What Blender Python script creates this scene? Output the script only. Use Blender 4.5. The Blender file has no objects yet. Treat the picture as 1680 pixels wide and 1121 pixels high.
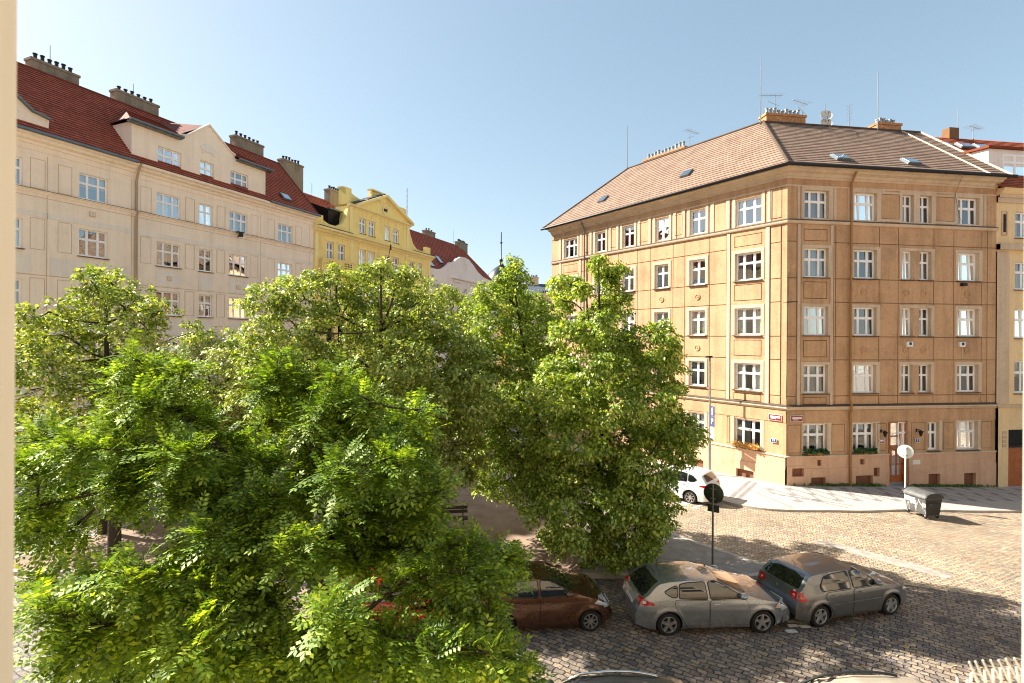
import bpy, bmesh, math, random
import numpy as np
from mathutils import Vector, Matrix
from mathutils.bvhtree import BVHTree
R_ = math.radians
SC = bpy.context.scene
COL = SC.collection
random.seed(7)
NPR = np.random.RandomState(11)

# ---------------------------------------------------------------- measuring helpers
FPX, CAMH, ROLL, HOR = 870.0, 8.37, .006, -4.5
def ray(px, py):
    xr, yr = px-840, py-560.5
    return (xr+ROLL*yr)/FPX, -((yr-ROLL*xr)-HOR)/FPX
def at(px, py, Y):
    a, b = ray(px, py)
    return Vector((a*Y, Y, CAMH+b*Y))
def road_z(x, y):
    return (.25-.022*(min(max(y, 8), 31)-16) - .05*(min(max(y, 31), 42)-31)
            - .033*(min(max(x, 15.8), 40)-15.8))
def G(px, py, dz=0.0):
    a, b = ray(px, py); z = 0
    for _ in range(20):
        Y = (z-CAMH)/b; z = road_z(a*Y, Y)+dz
    return (a*Y, Y)

# ---------------------------------------------------------------- materials
MATS = {}
def _nodes(m):
    m.use_nodes = True
    nt = m.node_tree; nt.nodes.clear()
    out = nt.nodes.new('ShaderNodeOutputMaterial')
    return nt, out
def N(nt, typ, **kw):
    n = nt.nodes.new(typ)
    for k, v in kw.items():
        if k.startswith('i_'):
            key = k[2:]
            key = int(key) if key.isdigit() else key.replace('_', ' ')
            n.inputs[key].default_value = v
        else: setattr(n, k, v)
    return n
def L(nt, a, ao, b, bi): nt.links.new(a.outputs[ao], b.inputs[bi])
def srgb(r, g, b):
    f = lambda c: ((c/255+.055)/1.055)**2.4 if c > 10 else c/255/12.92
    return (f(r), f(g), f(b), 1)
def ramp(nt, stops):
    r = nt.nodes.new('ShaderNodeValToRGB'); e = r.color_ramp.elements
    while len(e) < len(stops): e.new(.5)
    for i, (p, c) in enumerate(stops):
        e[i].position = p; e[i].color = c if len(c) == 4 else (*c, 1)
    return r
def mixc(nt, fac, a, b, mode='MIX'):
    m = nt.nodes.new('ShaderNodeMix'); m.data_type = 'RGBA'; m.blend_type = mode
    for s, v in ((0, fac), (6, a), (7, b)):
        if isinstance(v, tuple) and len(v) == 2 and hasattr(v[0], 'outputs'): nt.links.new(v[0].outputs[v[1]], m.inputs[s])
        else: m.inputs[s].default_value = v
    return m
def mul(c, k): return (c[0]*k, c[1]*k, c[2]*k, 1)

def plain(name, col, rough=.6, metal=0, coat=0, spec=.5, var=.0, vscale=3, bump=0, bscale=30):
    if name in MATS: return MATS[name]
    m = bpy.data.materials.new(name); nt, out = _nodes(m)
    p = N(nt, 'ShaderNodeBsdfPrincipled'); p.inputs['Base Color'].default_value = col
    p.inputs['Roughness'].default_value = rough; p.inputs['Metallic'].default_value = metal
    p.inputs['Coat Weight'].default_value = coat; p.inputs['Coat Roughness'].default_value = .04
    p.inputs['Specular IOR Level'].default_value = spec
    tc = N(nt, 'ShaderNodeTexCoord')
    if var:
        n = N(nt, 'ShaderNodeTexNoise', i_Scale=vscale, i_Detail=6.0, i_Roughness=.65); L(nt, tc, 'Object', n, 'Vector')
        r = ramp(nt, [(.3, mul(col, 1-var)), (.7, mul(col, 1+var))]); L(nt, n, 'Fac', r, 'Fac'); L(nt, r, 'Color', p, 'Base Color')
    if bump:
        n2 = N(nt, 'ShaderNodeTexNoise', i_Scale=bscale, i_Detail=4.0); L(nt, tc, 'Object', n2, 'Vector')
        b = N(nt, 'ShaderNodeBump', i_Strength=bump, i_Distance=.02); L(nt, n2, 'Fac', b, 'Height'); L(nt, b, 'Normal', p, 'Normal')
    L(nt, p, 0, out, 0); MATS[name] = m
    return m

def stucco(name, col, stain=.25, seedv=0.):
    if name in MATS: return MATS[name]
    m = bpy.data.materials.new(name); nt, out = _nodes(m)
    p = N(nt, 'ShaderNodeBsdfPrincipled', i_Roughness=.92); p.inputs['Specular IOR Level'].default_value = .15
    geo = N(nt, 'ShaderNodeNewGeometry')
    mp = N(nt, 'ShaderNodeMapping'); mp.inputs['Location'].default_value = (seedv, 0, 0); L(nt, geo, 'Position', mp, 'Vector')
    n1 = N(nt, 'ShaderNodeTexNoise', i_Scale=.55, i_Detail=7.0, i_Roughness=.7); L(nt, mp, 0, n1, 'Vector')
    r1 = ramp(nt, [(.28, mul(col, 1-stain)), (.5, col), (.75, mul(col, 1+stain*.35))]); L(nt, n1, 'Fac', r1, 'Fac')
    mp2 = N(nt, 'ShaderNodeMapping'); mp2.inputs['Scale'].default_value = (1.6, 1.6, .12); L(nt, geo, 'Position', mp2, 'Vector')
    n2 = N(nt, 'ShaderNodeTexNoise', i_Scale=1.5, i_Detail=5.0, i_Roughness=.7); L(nt, mp2, 0, n2, 'Vector')
    r2 = ramp(nt, [(.35, (.72, .70, .68, 1)), (.55, (1, 1, 1, 1))]); L(nt, n2, 'Fac', r2, 'Fac')
    mx = mixc(nt, .8*min(1, stain*3), (r1, 'Color'), (r2, 'Color'), 'MULTIPLY')
    n3 = N(nt, 'ShaderNodeTexNoise', i_Scale=9.0, i_Detail=4.0); L(nt, geo, 'Position', n3, 'Vector')
    r3 = ramp(nt, [(.3, (.86, .86, .86, 1)), (.7, (1.07, 1.07, 1.07, 1))]); L(nt, n3, 'Fac', r3, 'Fac')
    mx2 = mixc(nt, min(.8, stain*3), (mx, 2), (r3, 'Color'), 'MULTIPLY'); L(nt, mx2, 2, p, 'Base Color')
    n4 = N(nt, 'ShaderNodeTexNoise', i_Scale=45.0, i_Detail=3.0); L(nt, geo, 'Position', n4, 'Vector')
    b = N(nt, 'ShaderNodeBump', i_Strength=.15, i_Distance=.01); L(nt, n4, 'Fac', b, 'Height'); L(nt, b, 'Normal', p, 'Normal')
    L(nt, p, 0, out, 0); MATS[name] = m
    return m

def tile_mat(name, c1, c2, moss=0.25):
    """clay tiles; the UV map is in metres along the eave and up the slope"""
    if name in MATS: return MATS[name]
    m = bpy.data.materials.new(name); nt, out = _nodes(m)
    p = N(nt, 'ShaderNodeBsdfPrincipled', i_Roughness=.85); p.inputs['Specular IOR Level'].default_value = .2
    uv = N(nt, 'ShaderNodeUVMap')
    br = N(nt, 'ShaderNodeTexBrick', i_Scale=1.0); br.inputs['Brick Width'].default_value = .2; br.inputs['Row Height'].default_value = .27
    br.inputs['Mortar Size'].default_value = .004; br.inputs['Color1'].default_value = c1; br.inputs['Color2'].default_value = c2
    br.inputs['Mortar'].default_value = mul(c1, .35); br.offset = .5
    L(nt, uv, 0, br, 'Vector')
    geo = N(nt, 'ShaderNodeNewGeometry')
    n1 = N(nt, 'ShaderNodeTexNoise', i_Scale=.8, i_Detail=8.0, i_Roughness=.75); L(nt, geo, 'Position', n1, 'Vector')
    r1 = ramp(nt, [(.3, (1-moss, 1-moss, 1-moss, 1)), (.7, (1.1, 1.1, 1.1, 1))]); L(nt, n1, 'Fac', r1, 'Fac')
    mx = mixc(nt, .9, (br, 'Color'), (r1, 'Color'), 'MULTIPLY'); L(nt, mx, 2, p, 'Base Color')
    n4 = N(nt, 'ShaderNodeTexNoise', i_Scale=14.0, i_Detail=3.0); L(nt, geo, 'Position', n4, 'Vector')
    b = N(nt, 'ShaderNodeBump', i_Strength=.5, i_Distance=.02); L(nt, n4, 'Fac', b, 'Height'); L(nt, b, 'Normal', p, 'Normal')
    L(nt, p, 0, out, 0); MATS[name] = m
    return m

def cobble_mat(name, rot, w, h, cols, joint, bumpd=.03, warp=.10, patch=.35):
    if name in MATS: return MATS[name]
    m = bpy.data.materials.new(name); nt, out = _nodes(m)
    p = N(nt, 'ShaderNodeBsdfPrincipled', i_Roughness=.62); p.inputs['Specular IOR Level'].default_value = .4
    geo = N(nt, 'ShaderNodeNewGeometry')
    wn = N(nt, 'ShaderNodeTexNoise', i_Scale=1.1, i_Detail=4.0, i_Roughness=.6); L(nt, geo, 'Position', wn, 'Vector')
    sc = N(nt, 'ShaderNodeVectorMath', operation='MULTIPLY_ADD'); L(nt, wn, 'Color', sc, 0)
    sc.inputs[1].default_value = (warp*3, warp*3, 0); L(nt, geo, 'Position', sc, 2)
    wn2 = N(nt, 'ShaderNodeTexNoise', i_Scale=7.0, i_Detail=2.0); L(nt, geo, 'Position', wn2, 'Vector')
    sc2 = N(nt, 'ShaderNodeVectorMath', operation='MULTIPLY_ADD'); L(nt, wn2, 'Color', sc2, 0)
    sc2.inputs[1].default_value = (.09, .09, 0); L(nt, sc, 0, sc2, 2)
    mp = N(nt, 'ShaderNodeMapping'); mp.inputs['Rotation'].default_value = (0, 0, rot); L(nt, sc2, 0, mp, 'Vector')
    br = N(nt, 'ShaderNodeTexBrick', i_Scale=1.0); br.inputs['Brick Width'].default_value = w; br.inputs['Row Height'].default_value = h
    br.inputs['Mortar Size'].default_value = .014; br.inputs['Mortar Smooth'].default_value = .4
    br.inputs['Color1'].default_value = (0, 0, 0, 1); br.inputs['Color2'].default_value = (1, 1, 1, 1); br.inputs['Mortar'].default_value = (.5, .5, .5, 1)
    L(nt, mp, 0, br, 'Vector')
    # a second value per stone: a voronoi of about the same pitch breaks up the two-colour look
    vo = N(nt, 'ShaderNodeTexVoronoi', i_Scale=2.6); L(nt, mp, 0, vo, 'Vector')
    av = mixc(nt, .4, (br, 'Color'), (vo, 'Color')); sep = N(nt, 'ShaderNodeSeparateColor'); L(nt, av, 2, sep, 0)
    rr = ramp(nt, [(i/(len(cols)-1)*.8+.1, c) for i, c in enumerate(cols)]); L(nt, sep, 0, rr, 'Fac')
    n1 = N(nt, 'ShaderNodeTexNoise', i_Scale=.35, i_Detail=6.0, i_Roughness=.7); L(nt, geo, 'Position', n1, 'Vector')
    r1 = ramp(nt, [(.32, (1-patch, 1-patch, 1-patch*1.1, 1)), (.68, (1.15, 1.12, 1.08, 1))]); L(nt, n1, 'Fac', r1, 'Fac')
    mx = mixc(nt, 1.0, (rr, 'Color'), (r1, 'Color'), 'MULTIPLY')
    n5 = N(nt, 'ShaderNodeTexNoise', i_Scale=16.0, i_Detail=4.0); L(nt, geo, 'Position', n5, 'Vector')
    r5 = ramp(nt, [(.3, (.78, .78, .78, 1)), (.7, (1.15, 1.15, 1.15, 1))]); L(nt, n5, 'Fac', r5, 'Fac')
    mx3 = mixc(nt, 1.0, (mx, 2), (r5, 'Color'), 'MULTIPLY')
    jm = mixc(nt, (br, 'Fac'), (mx3, 2), joint); L(nt, jm, 2, p, 'Base Color')
    inv = N(nt, 'ShaderNodeMath', operation='SUBTRACT'); inv.inputs[0].default_value = 1; L(nt, br, 'Fac', inv, 1)
    ad = N(nt, 'ShaderNodeMath', operation='MULTIPLY_ADD'); L(nt, n5, 'Fac', ad, 0); ad.inputs[1].default_value = .5; L(nt, inv, 0, ad, 2)
    ad2 = N(nt, 'ShaderNodeMath', operation='MULTIPLY_ADD'); L(nt, vo, 'Distance', ad2, 0); ad2.inputs[1].default_value = -.6; L(nt, ad, 0, ad2, 2)
    b = N(nt, 'ShaderNodeBump', i_Strength=1.0, i_Distance=bumpd); L(nt, ad2, 0, b, 'Height'); L(nt, b, 'Normal', p, 'Normal')
    L(nt, p, 0, out, 0); MATS[name] = m
    return m

def leaf_mat(name, stops, trans, gloss=.12):
    if name in MATS: return MATS[name]
    m = bpy.data.materials.new(name); nt, out = _nodes(m)
    geo = N(nt, 'ShaderNodeNewGeometry')
    n = N(nt, 'ShaderNodeTexNoise', i_Scale=.9, i_Detail=3.0); L(nt, geo, 'Position', n, 'Vector')
    ad = N(nt, 'ShaderNodeMath', operation='MULTIPLY_ADD'); L(nt, geo, 'Random Per Island', ad, 0); ad.inputs[1].default_value = .55
    ml = N(nt, 'ShaderNodeMath', operation='MULTIPLY'); L(nt, n, 'Fac', ml, 0); ml.inputs[1].default_value = .45; L(nt, ml, 0, ad, 2)
    r = ramp(nt, stops); L(nt, ad, 0, r, 'Fac')
    d = N(nt, 'ShaderNodeBsdfDiffuse'); L(nt, r, 'Color', d, 'Color')
    t = N(nt, 'ShaderNodeBsdfTranslucent')
    tm = mixc(nt, 1.0, (r, 'Color'), trans, 'MULTIPLY'); L(nt, tm, 2, t, 'Color')
    ms = N(nt, 'ShaderNodeMixShader'); ms.inputs[0].default_value = .36; L(nt, d, 0, ms, 1); L(nt, t, 0, ms, 2)
    g = N(nt, 'ShaderNodeBsdfGlossy', i_Roughness=.5); g.inputs['Color'].default_value = (1, 1, .8, 1)
    ms2 = N(nt, 'ShaderNodeMixShader'); ms2.inputs[0].default_value = gloss; L(nt, ms, 0, ms2, 1); L(nt, g, 0, ms2, 2)
    L(nt, ms2, 0, out, 0); MATS[name] = m
    return m

def glass_mat(name, base=.22, tint=(.75, .8, .8, 1), wav=.004):
    if name in MATS: return MATS[name]
    m = bpy.data.materials.new(name); nt, out = _nodes(m)
    t = N(nt, 'ShaderNodeBsdfTransparent'); t.inputs['Color'].default_value = tint
    g = N(nt, 'ShaderNodeBsdfGlossy', i_Roughness=.015); g.inputs['Color'].default_value = (.97, 1, 1, 1)
    fr = N(nt, 'ShaderNodeFresnel', i_IOR=1.6)
    ad = N(nt, 'ShaderNodeMath', operation='ADD', use_clamp=True); L(nt, fr, 0, ad, 0); ad.inputs[1].default_value = base
    ms = N(nt, 'ShaderNodeMixShader'); L(nt, ad, 0, ms, 0); L(nt, t, 0, ms, 1); L(nt, g, 0, ms, 2)
    geo = N(nt, 'ShaderNodeNewGeometry')
    n = N(nt, 'ShaderNodeTexNoise', i_Scale=1.7, i_Detail=1.0); L(nt, geo, 'Position', n, 'Vector')
    b = N(nt, 'ShaderNodeBump', i_Strength=1.0, i_Distance=wav); L(nt, n, 'Fac', b, 'Height'); L(nt, b, 'Normal', g, 'Normal')
    L(nt, ms, 0, out, 0); MATS[name] = m
    return m

# ---------------------------------------------------------------- object helpers
WL = {}
def tag(o, label=None, cat=None, group=None, kind=None):
    if label: o['label'] = label
    if cat: o['category'] = cat
    if group: o['group'] = group
    if kind: o['kind'] = kind
    return o
def thing(name, label, cat, loc=(0, 0, 0), rz=0, group=None):
    o = bpy.data.objects.new(name, None); o.empty_display_size = .3; COL.objects.link(o)
    o.location = loc; o.rotation_euler = (0, 0, rz); WL[o.name] = Vector(loc)
    return tag(o, label, cat, group)
def wl(o):
    return WL.get(o.name, Vector((0, 0, 0))) if o else Vector((0, 0, 0))

class MB:
    def __init__(s): s.v = []; s.f = []; s.m = []; s.uv = []
    def face(s, pts, m=0, uv=None):
        b = len(s.v); s.v.extend([tuple(p) for p in pts]); s.f.append(tuple(range(b, b+len(pts)))); s.m.append(m)
        s.uv.append(uv if uv else [(0, 0)]*len(pts))
    def hexa(s, c, m=0):
        """8 corners: 0-3 bottom ring, 4-7 top ring"""
        b = len(s.v); s.v.extend([tuple(p) for p in c])
        for q in ((3, 2, 1, 0), (4, 5, 6, 7), (0, 1, 5, 4), (1, 2, 6, 5), (2, 3, 7, 6), (3, 0, 4, 7)):
            s.f.append(tuple(b+i for i in q)); s.m.append(m); s.uv.append([(0, 0)]*4)
    def box(s, F, u0, u1, y0, y1, z0, z1, m=0):
        s.hexa([F.w(u0, y0, z0), F.w(u1, y0, z0), F.w(u1, y1, z0), F.w(u0, y1, z0),
                F.w(u0, y0, z1), F.w(u1, y0, z1), F.w(u1, y1, z1), F.w(u0, y1, z1)], m)
    def tube(s, pts, rad, n=8, m=0, cap=True):
        pts = [Vector(p) for p in pts]
        if not hasattr(rad, '__len__'): rad = [rad]*len(pts)
        rings = []; up = None
        for i, p in enumerate(pts):
            d = (pts[min(i+1, len(pts)-1)]-pts[max(i-1, 0)]).normalized()
            if up is None:
                up = Vector((0, 0, 1)) if abs(d.z) < .9 else Vector((1, 0, 0))
            a = d.cross(up).normalized(); c = a.cross(d).normalized(); up = c
            b = len(s.v)
            for k in range(n):
                t = 2*math.pi*k/n; s.v.append(tuple(p+a*(math.cos(t)*rad[i])+c*(math.sin(t)*rad[i])))
            rings.append(b)
        for i in range(len(rings)-1):
            for k in range(n):
                k2 = (k+1) % n; s.f.append((rings[i]+k, rings[i]+k2, rings[i+1]+k2, rings[i+1]+k)); s.m.append(m); s.uv.append([(0, 0)]*4)
        if cap:
            s.f.append(tuple(rings[0]+k for k in range(n))); s.m.append(m); s.uv.append([(0, 0)]*n)
            s.f.append(tuple(rings[-1]+k for k in reversed(range(n)))); s.m.append(m); s.uv.append([(0, 0)]*n)
    def lathe(s, c, prof, axis='z', n=24, m=0, rot=None):
        """prof: list of (r, h) about an axis through c"""
        c = Vector(c); rings = []
        for r, h in prof:
            b = len(s.v)
            for k in range(n):
                t = 2*math.pi*k/n; a, d = math.cos(t)*r, math.sin(t)*r
                p = Vector((a, d, h)) if axis == 'z' else Vector((a, h, d)) if axis == 'y' else Vector((h, a, d))
                if rot: p = rot @ p
                s.v.append(tuple(c+p))
            rings.append(b)
        for i in range(len(rings)-1):
            for k in range(n):
                k2 = (k+1) % n; s.f.append((rings[i]+k, rings[i]+k2, rings[i+1]+k2, rings[i+1]+k)); s.m.append(m); s.uv.append([(0, 0)]*4)
    def prism(s, poly, d, m=0):
        """poly: 3-D outline, extruded by the vector d"""
        n = len(poly); b = len(s.v); d = Vector(d)
        s.v.extend([tuple(Vector(p)) for p in poly]); s.v.extend([tuple(Vector(p)+d) for p in poly])
        s.f.append(tuple(b+i for i in range(n))); s.m.append(m); s.uv.append([(0, 0)]*n)
        s.f.append(tuple(b+n+i for i in reversed(range(n)))); s.m.append(m); s.uv.append([(0, 0)]*n)
        for i in range(n):
            j = (i+1) % n; s.f.append((b+i, b+j, b+n+j, b+n+i)); s.m.append(m); s.uv.append([(0, 0)]*4)
    def build(s, name, mats, parent=None, smooth=False, local=False, uv=False, fix=True, bevel=0):
        off = Vector((0, 0, 0)) if local else wl(parent)
        me = bpy.data.meshes.new(name)
        me.from_pydata([(p[0]-off.x, p[1]-off.y, p[2]-off.z) for p in s.v], [], s.f)
        for m in (mats if isinstance(mats, (list, tuple)) else [mats]): me.materials.append(m)
        me.polygons.foreach_set('material_index', s.m)
        if uv:
            l = me.uv_layers.new(name='UVMap'); flat = [c for f in s.uv for q in f for c in q]
            l.data.foreach_set('uv', flat)
        if fix:
            bm = bmesh.new(); bm.from_mesh(me)
            bmesh.ops.remove_doubles(bm, verts=bm.verts, dist=1e-5)
            bmesh.ops.recalc_face_normals(bm, faces=bm.faces)
            bm.to_mesh(me); bm.free()
        if smooth:
            me.polygons.foreach_set('use_smooth', [True]*len(me.polygons))
            if smooth != True: me.set_sharp_from_angle(angle=R_(smooth))
        me.update()
        o = bpy.data.objects.new(name, me); COL.objects.link(o)
        if parent: o.parent = parent
        if bevel:
            b = o.modifiers.new('b', 'BEVEL'); b.width = bevel; b.segments = 2; b.limit_method = 'ANGLE'
        WL[o.name] = off.copy()
        return o

class Fr:
    """a vertical facade frame: u along it, y inward, z up"""
    def __init__(s, O, U):
        n = math.hypot(*U); s.O = (O[0], O[1]); s.U = (U[0]/n, U[1]/n); s.V = (-U[1]/n, U[0]/n)
        s.ang = math.atan2(U[1], U[0])
    def w(s, u, y, z): return (s.O[0]+u*s.U[0]+y*s.V[0], s.O[1]+u*s.U[1]+y*s.V[1], z)
WF = Fr((0, 0), (1, 0))

def height_wall(mb, F, u0, u1, z0, z1, rects, base=0., bm=0):
    """a facade sheet cut in cells; each rect (ua, ub, za, zb, depth or None, material, reveal) pushes its cells in or out; None = open"""
    us = sorted({round(x, 4) for r in rects for x in r[:2] if u0 < x < u1} | {u0, u1})
    zs = sorted({round(x, 4) for r in rects for x in r[2:4] if z0 < x < z1} | {z0, z1})
    nu, nz = len(us)-1, len(zs)-1
    D = np.full((nu, nz), base); M = np.full((nu, nz), bm, int); O = np.zeros((nu, nz), bool); RV = np.full((nu, nz), -1, int)
    uc = np.array([(us[i]+us[i+1])/2 for i in range(nu)]); zc = np.array([(zs[i]+zs[i+1])/2 for i in range(nz)])
    for r in rects:
        a = (uc > r[0]) & (uc < r[1]); b = (zc > r[2]) & (zc < r[3]); k = np.ix_(a, b)
        if r[4] is None: O[k] = True; D[k] = .22; RV[k] = r[5]
        else: D[k] = r[4]; M[k] = r[5]
    key = lambda i, j: (round(float(D[i, j]), 4), int(M[i, j]), bool(O[i, j]))
    for j in range(nz):
        i = 0
        while i < nu:
            k = i
            while k+1 < nu and key(k+1, j) == key(i, j): k += 1
            if not O[i, j]:
                d = D[i, j]
                mb.face([F.w(us[i], d, zs[j]), F.w(us[k+1], d, zs[j]), F.w(us[k+1], d, zs[j+1]), F.w(us[i], d, zs[j+1])], int(M[i, j]))
            i = k+1
    for i in range(nu):
        for j in range(nz):
            for di, dj in ((1, 0), (0, 1)):
                a, b = i+di, j+dj
                if a >= nu or b >= nz: continue
                if abs(D[i, j]-D[a, b]) < 1e-4: continue
                deep = (i, j) if D[i, j] > D[a, b] else (a, b); sh = (a, b) if deep == (i, j) else (i, j)
                mt = int(RV[deep]) if RV[deep] >= 0 else int(M[sh])
                d0, d1 = D[i, j], D[a, b]
                if di: mb.face([F.w(us[a], d0, zs[j]), F.w(us[a], d1, zs[j]), F.w(us[a], d1, zs[j+1]), F.w(us[a], d0, zs[j+1])], mt)
                else: mb.face([F.w(us[i], d0, zs[b]), F.w(us[i+1], d0, zs[b]), F.w(us[i+1], d1, zs[b]), F.w(us[i], d1, zs[b])], mt)

def ringr(ua, ub, za, zb, w, depth, m):
    return [(ua-w, ub+w, zb, zb+w, depth, m), (ua-w, ub+w, za-w, za, depth, m), (ua-w, ua, za, zb, depth, m), (ub, ub+w, za, zb, depth, m)]
def framed(ua, ub, za, zb, g, depth, m):
    """a thin groove drawn round a rectangle"""
    return [(ua, ub, za, za+g, depth, m), (ua, ub, zb-g, zb, depth, m), (ua, ua+g, za, zb, depth, m), (ub-g, ub, za, zb, depth, m)]

def sweep(mb, path, prof, m=0, cap=True):
    """profile [(out, z)] carried along a plan path whose right-hand side is outside"""
    path = [Vector(p[:2]) for p in path]; n = len(path); ofs = []
    for i in range(n):
        ns = []
        if i > 0: d = (path[i]-path[i-1]).normalized(); ns.append(Vector((d.y, -d.x)))
        if i < n-1: d = (path[i+1]-path[i]).normalized(); ns.append(Vector((d.y, -d.x)))
        ofs.append(ns[0] if len(ns) == 1 else (ns[0]+ns[1])/(1+ns[0].dot(ns[1])))
    P = [[(path[i].x+ofs[i].x*o, path[i].y+ofs[i].y*o, z) for (o, z) in prof] for i in range(n)]
    k = len(prof)
    for i in range(n-1):
        for j in range(k-1): mb.face([P[i][j], P[i+1][j], P[i+1][j+1], P[i][j+1]], m)
    if cap:
        mb.face(P[0], m); mb.face(P[-1][::-1], m)

def tiles(mb, e0, e1, r1, r0, row=.27, lip=.035, m=0, uoff=0.):
    """a slope of overlapping tile courses between the eave e0-e1 and the ridge r0-r1"""
    e0, e1, r1, r0 = map(Vector, (e0, e1, r1, r0))
    nrm = (e1-e0).cross((r0+r1)/2-(e0+e1)/2).normalized()
    if nrm.z < 0: nrm = -nrm
    ax = (e1-e0).normalized()
    H = ((r0+r1)/2-(e0+e1)/2); H = (H-ax*H.dot(ax)).length; n = max(1, round(H/row))
    uvf = lambda p, v: ((p-e0).dot(ax)+uoff, v)
    for i in range(n):
        a, b = i/n, (i+1)/n
        p0, p1 = e0.lerp(r0, a), e1.lerp(r1, a); q0, q1 = e0.lerp(r0, b), e1.lerp(r1, b)
        va, vb = i*.27+.002, (i+1)*.27-.002
        mb.face([p0+nrm*lip, p1+nrm*lip, q1, q0], m, [uvf(p0, va), uvf(p1, va), uvf(q1, vb), uvf(q0, vb)])
        mb.face([p0, p1, p1+nrm*lip, p0+nrm*lip], m, [uvf(p0, va), uvf(p1, va), uvf(p1, va), uvf(p0, va)])

def text_mesh(name, s, size, mtx, mat, parent, depth=.002):
    cu = bpy.data.curves.new(name, 'FONT'); cu.body = s; cu.size = size; cu.align_x = 'CENTER'; cu.align_y = 'CENTER'; cu.extrude = depth
    o = bpy.data.objects.new(name, cu); COL.objects.link(o); bpy.context.view_layer.update()
    me = bpy.data.meshes.new_from_object(o.evaluated_get(bpy.context.evaluated_depsgraph_get()))
    bpy.data.objects.remove(o); me.transform(mtx); me.materials.clear(); me.materials.append(mat)
    o = bpy.data.objects.new(name, me); COL.objects.link(o); o.parent = parent
    return o
# ================================================================ materials of the place
M_tan = stucco('tan_stucco', srgb(198, 158, 120), .28)
M_tantrim = stucco('tan_trim', srgb(208, 184, 156), .18, 3)
M_pink = stucco('pink_plinth', srgb(212, 170, 138), .18, 5)
M_groove = plain('dirty_groove', srgb(136, 110, 82), .95)
M_ledge = plain('ledge_metal', srgb(88, 74, 62), .6, .3, var=.25)
M_beige = stucco('beige_stucco', srgb(250, 230, 205), .10, 9)
M_beige2 = stucco('pale_panel', srgb(240, 228, 210), .10, 12)
M_groove2 = plain('beige_groove', srgb(212, 186, 156), .95)
M_yel = stucco('yellow_stucco', srgb(250, 224, 142), .12, 15)
M_yel2 = stucco('yellow_trim', srgb(250, 230, 164), .12, 17)
M_white = stucco('white_stucco', srgb(240, 226, 214), .12, 21)
M_cream = stucco('cream_stucco', srgb(236, 204, 156), .14, 25)
M_chim = stucco('chimney_render', srgb(142, 130, 112), .45, 31)
M_brick = tile_mat('chimney_brick', srgb(204, 152, 104), srgb(166, 114, 78), .3)
M_tileL = tile_mat('red_clay_tiles', srgb(190, 104, 78), srgb(164, 84, 62), .3)
M_tileR = tile_mat('weathered_brown_tiles', srgb(154, 128, 108), srgb(136, 112, 94), .32)
M_tileN = tile_mat('orange_red_tiles', srgb(196, 104, 68), srgb(160, 78, 52), .3)
M_gut = plain('zinc_gutter', srgb(112, 122, 126), .45, .6, var=.15)
M_dark = plain('dark_metal', srgb(34, 32, 32), .5, .4)
M_copper = plain('brown_pipe', srgb(158, 112, 58), .5, .1, var=.2)
M_wood = plain('varnished_wood', srgb(170, 88, 30), .4, coat=.3, var=.25, vscale=5)
M_hatch = plain('rusty_hatch', srgb(122, 76, 48), .7, var=.3, vscale=4)
M_frame = plain('white_window_paint', srgb(246, 243, 238), .45, var=.05)
M_curt = plain('sheer_curtain', srgb(208, 204, 194), .9, var=.08)
M_drape = plain('beige_drape', srgb(196, 176, 146), .9, var=.12)
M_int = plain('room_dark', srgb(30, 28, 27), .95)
M_pane = glass_mat('window_glass', .13)
M_paneB = glass_mat('sky_window_glass', .28)
M_sky = glass_mat('skylight_glass', .5)
M_steel = plain('galvanised_steel', srgb(150, 152, 150), .45, .6, var=.2, vscale=8)
M_white_p = plain('white_plastic', srgb(225, 225, 220), .5)
M_dish = plain('dish_white', srgb(205, 200, 188), .6)

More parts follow.
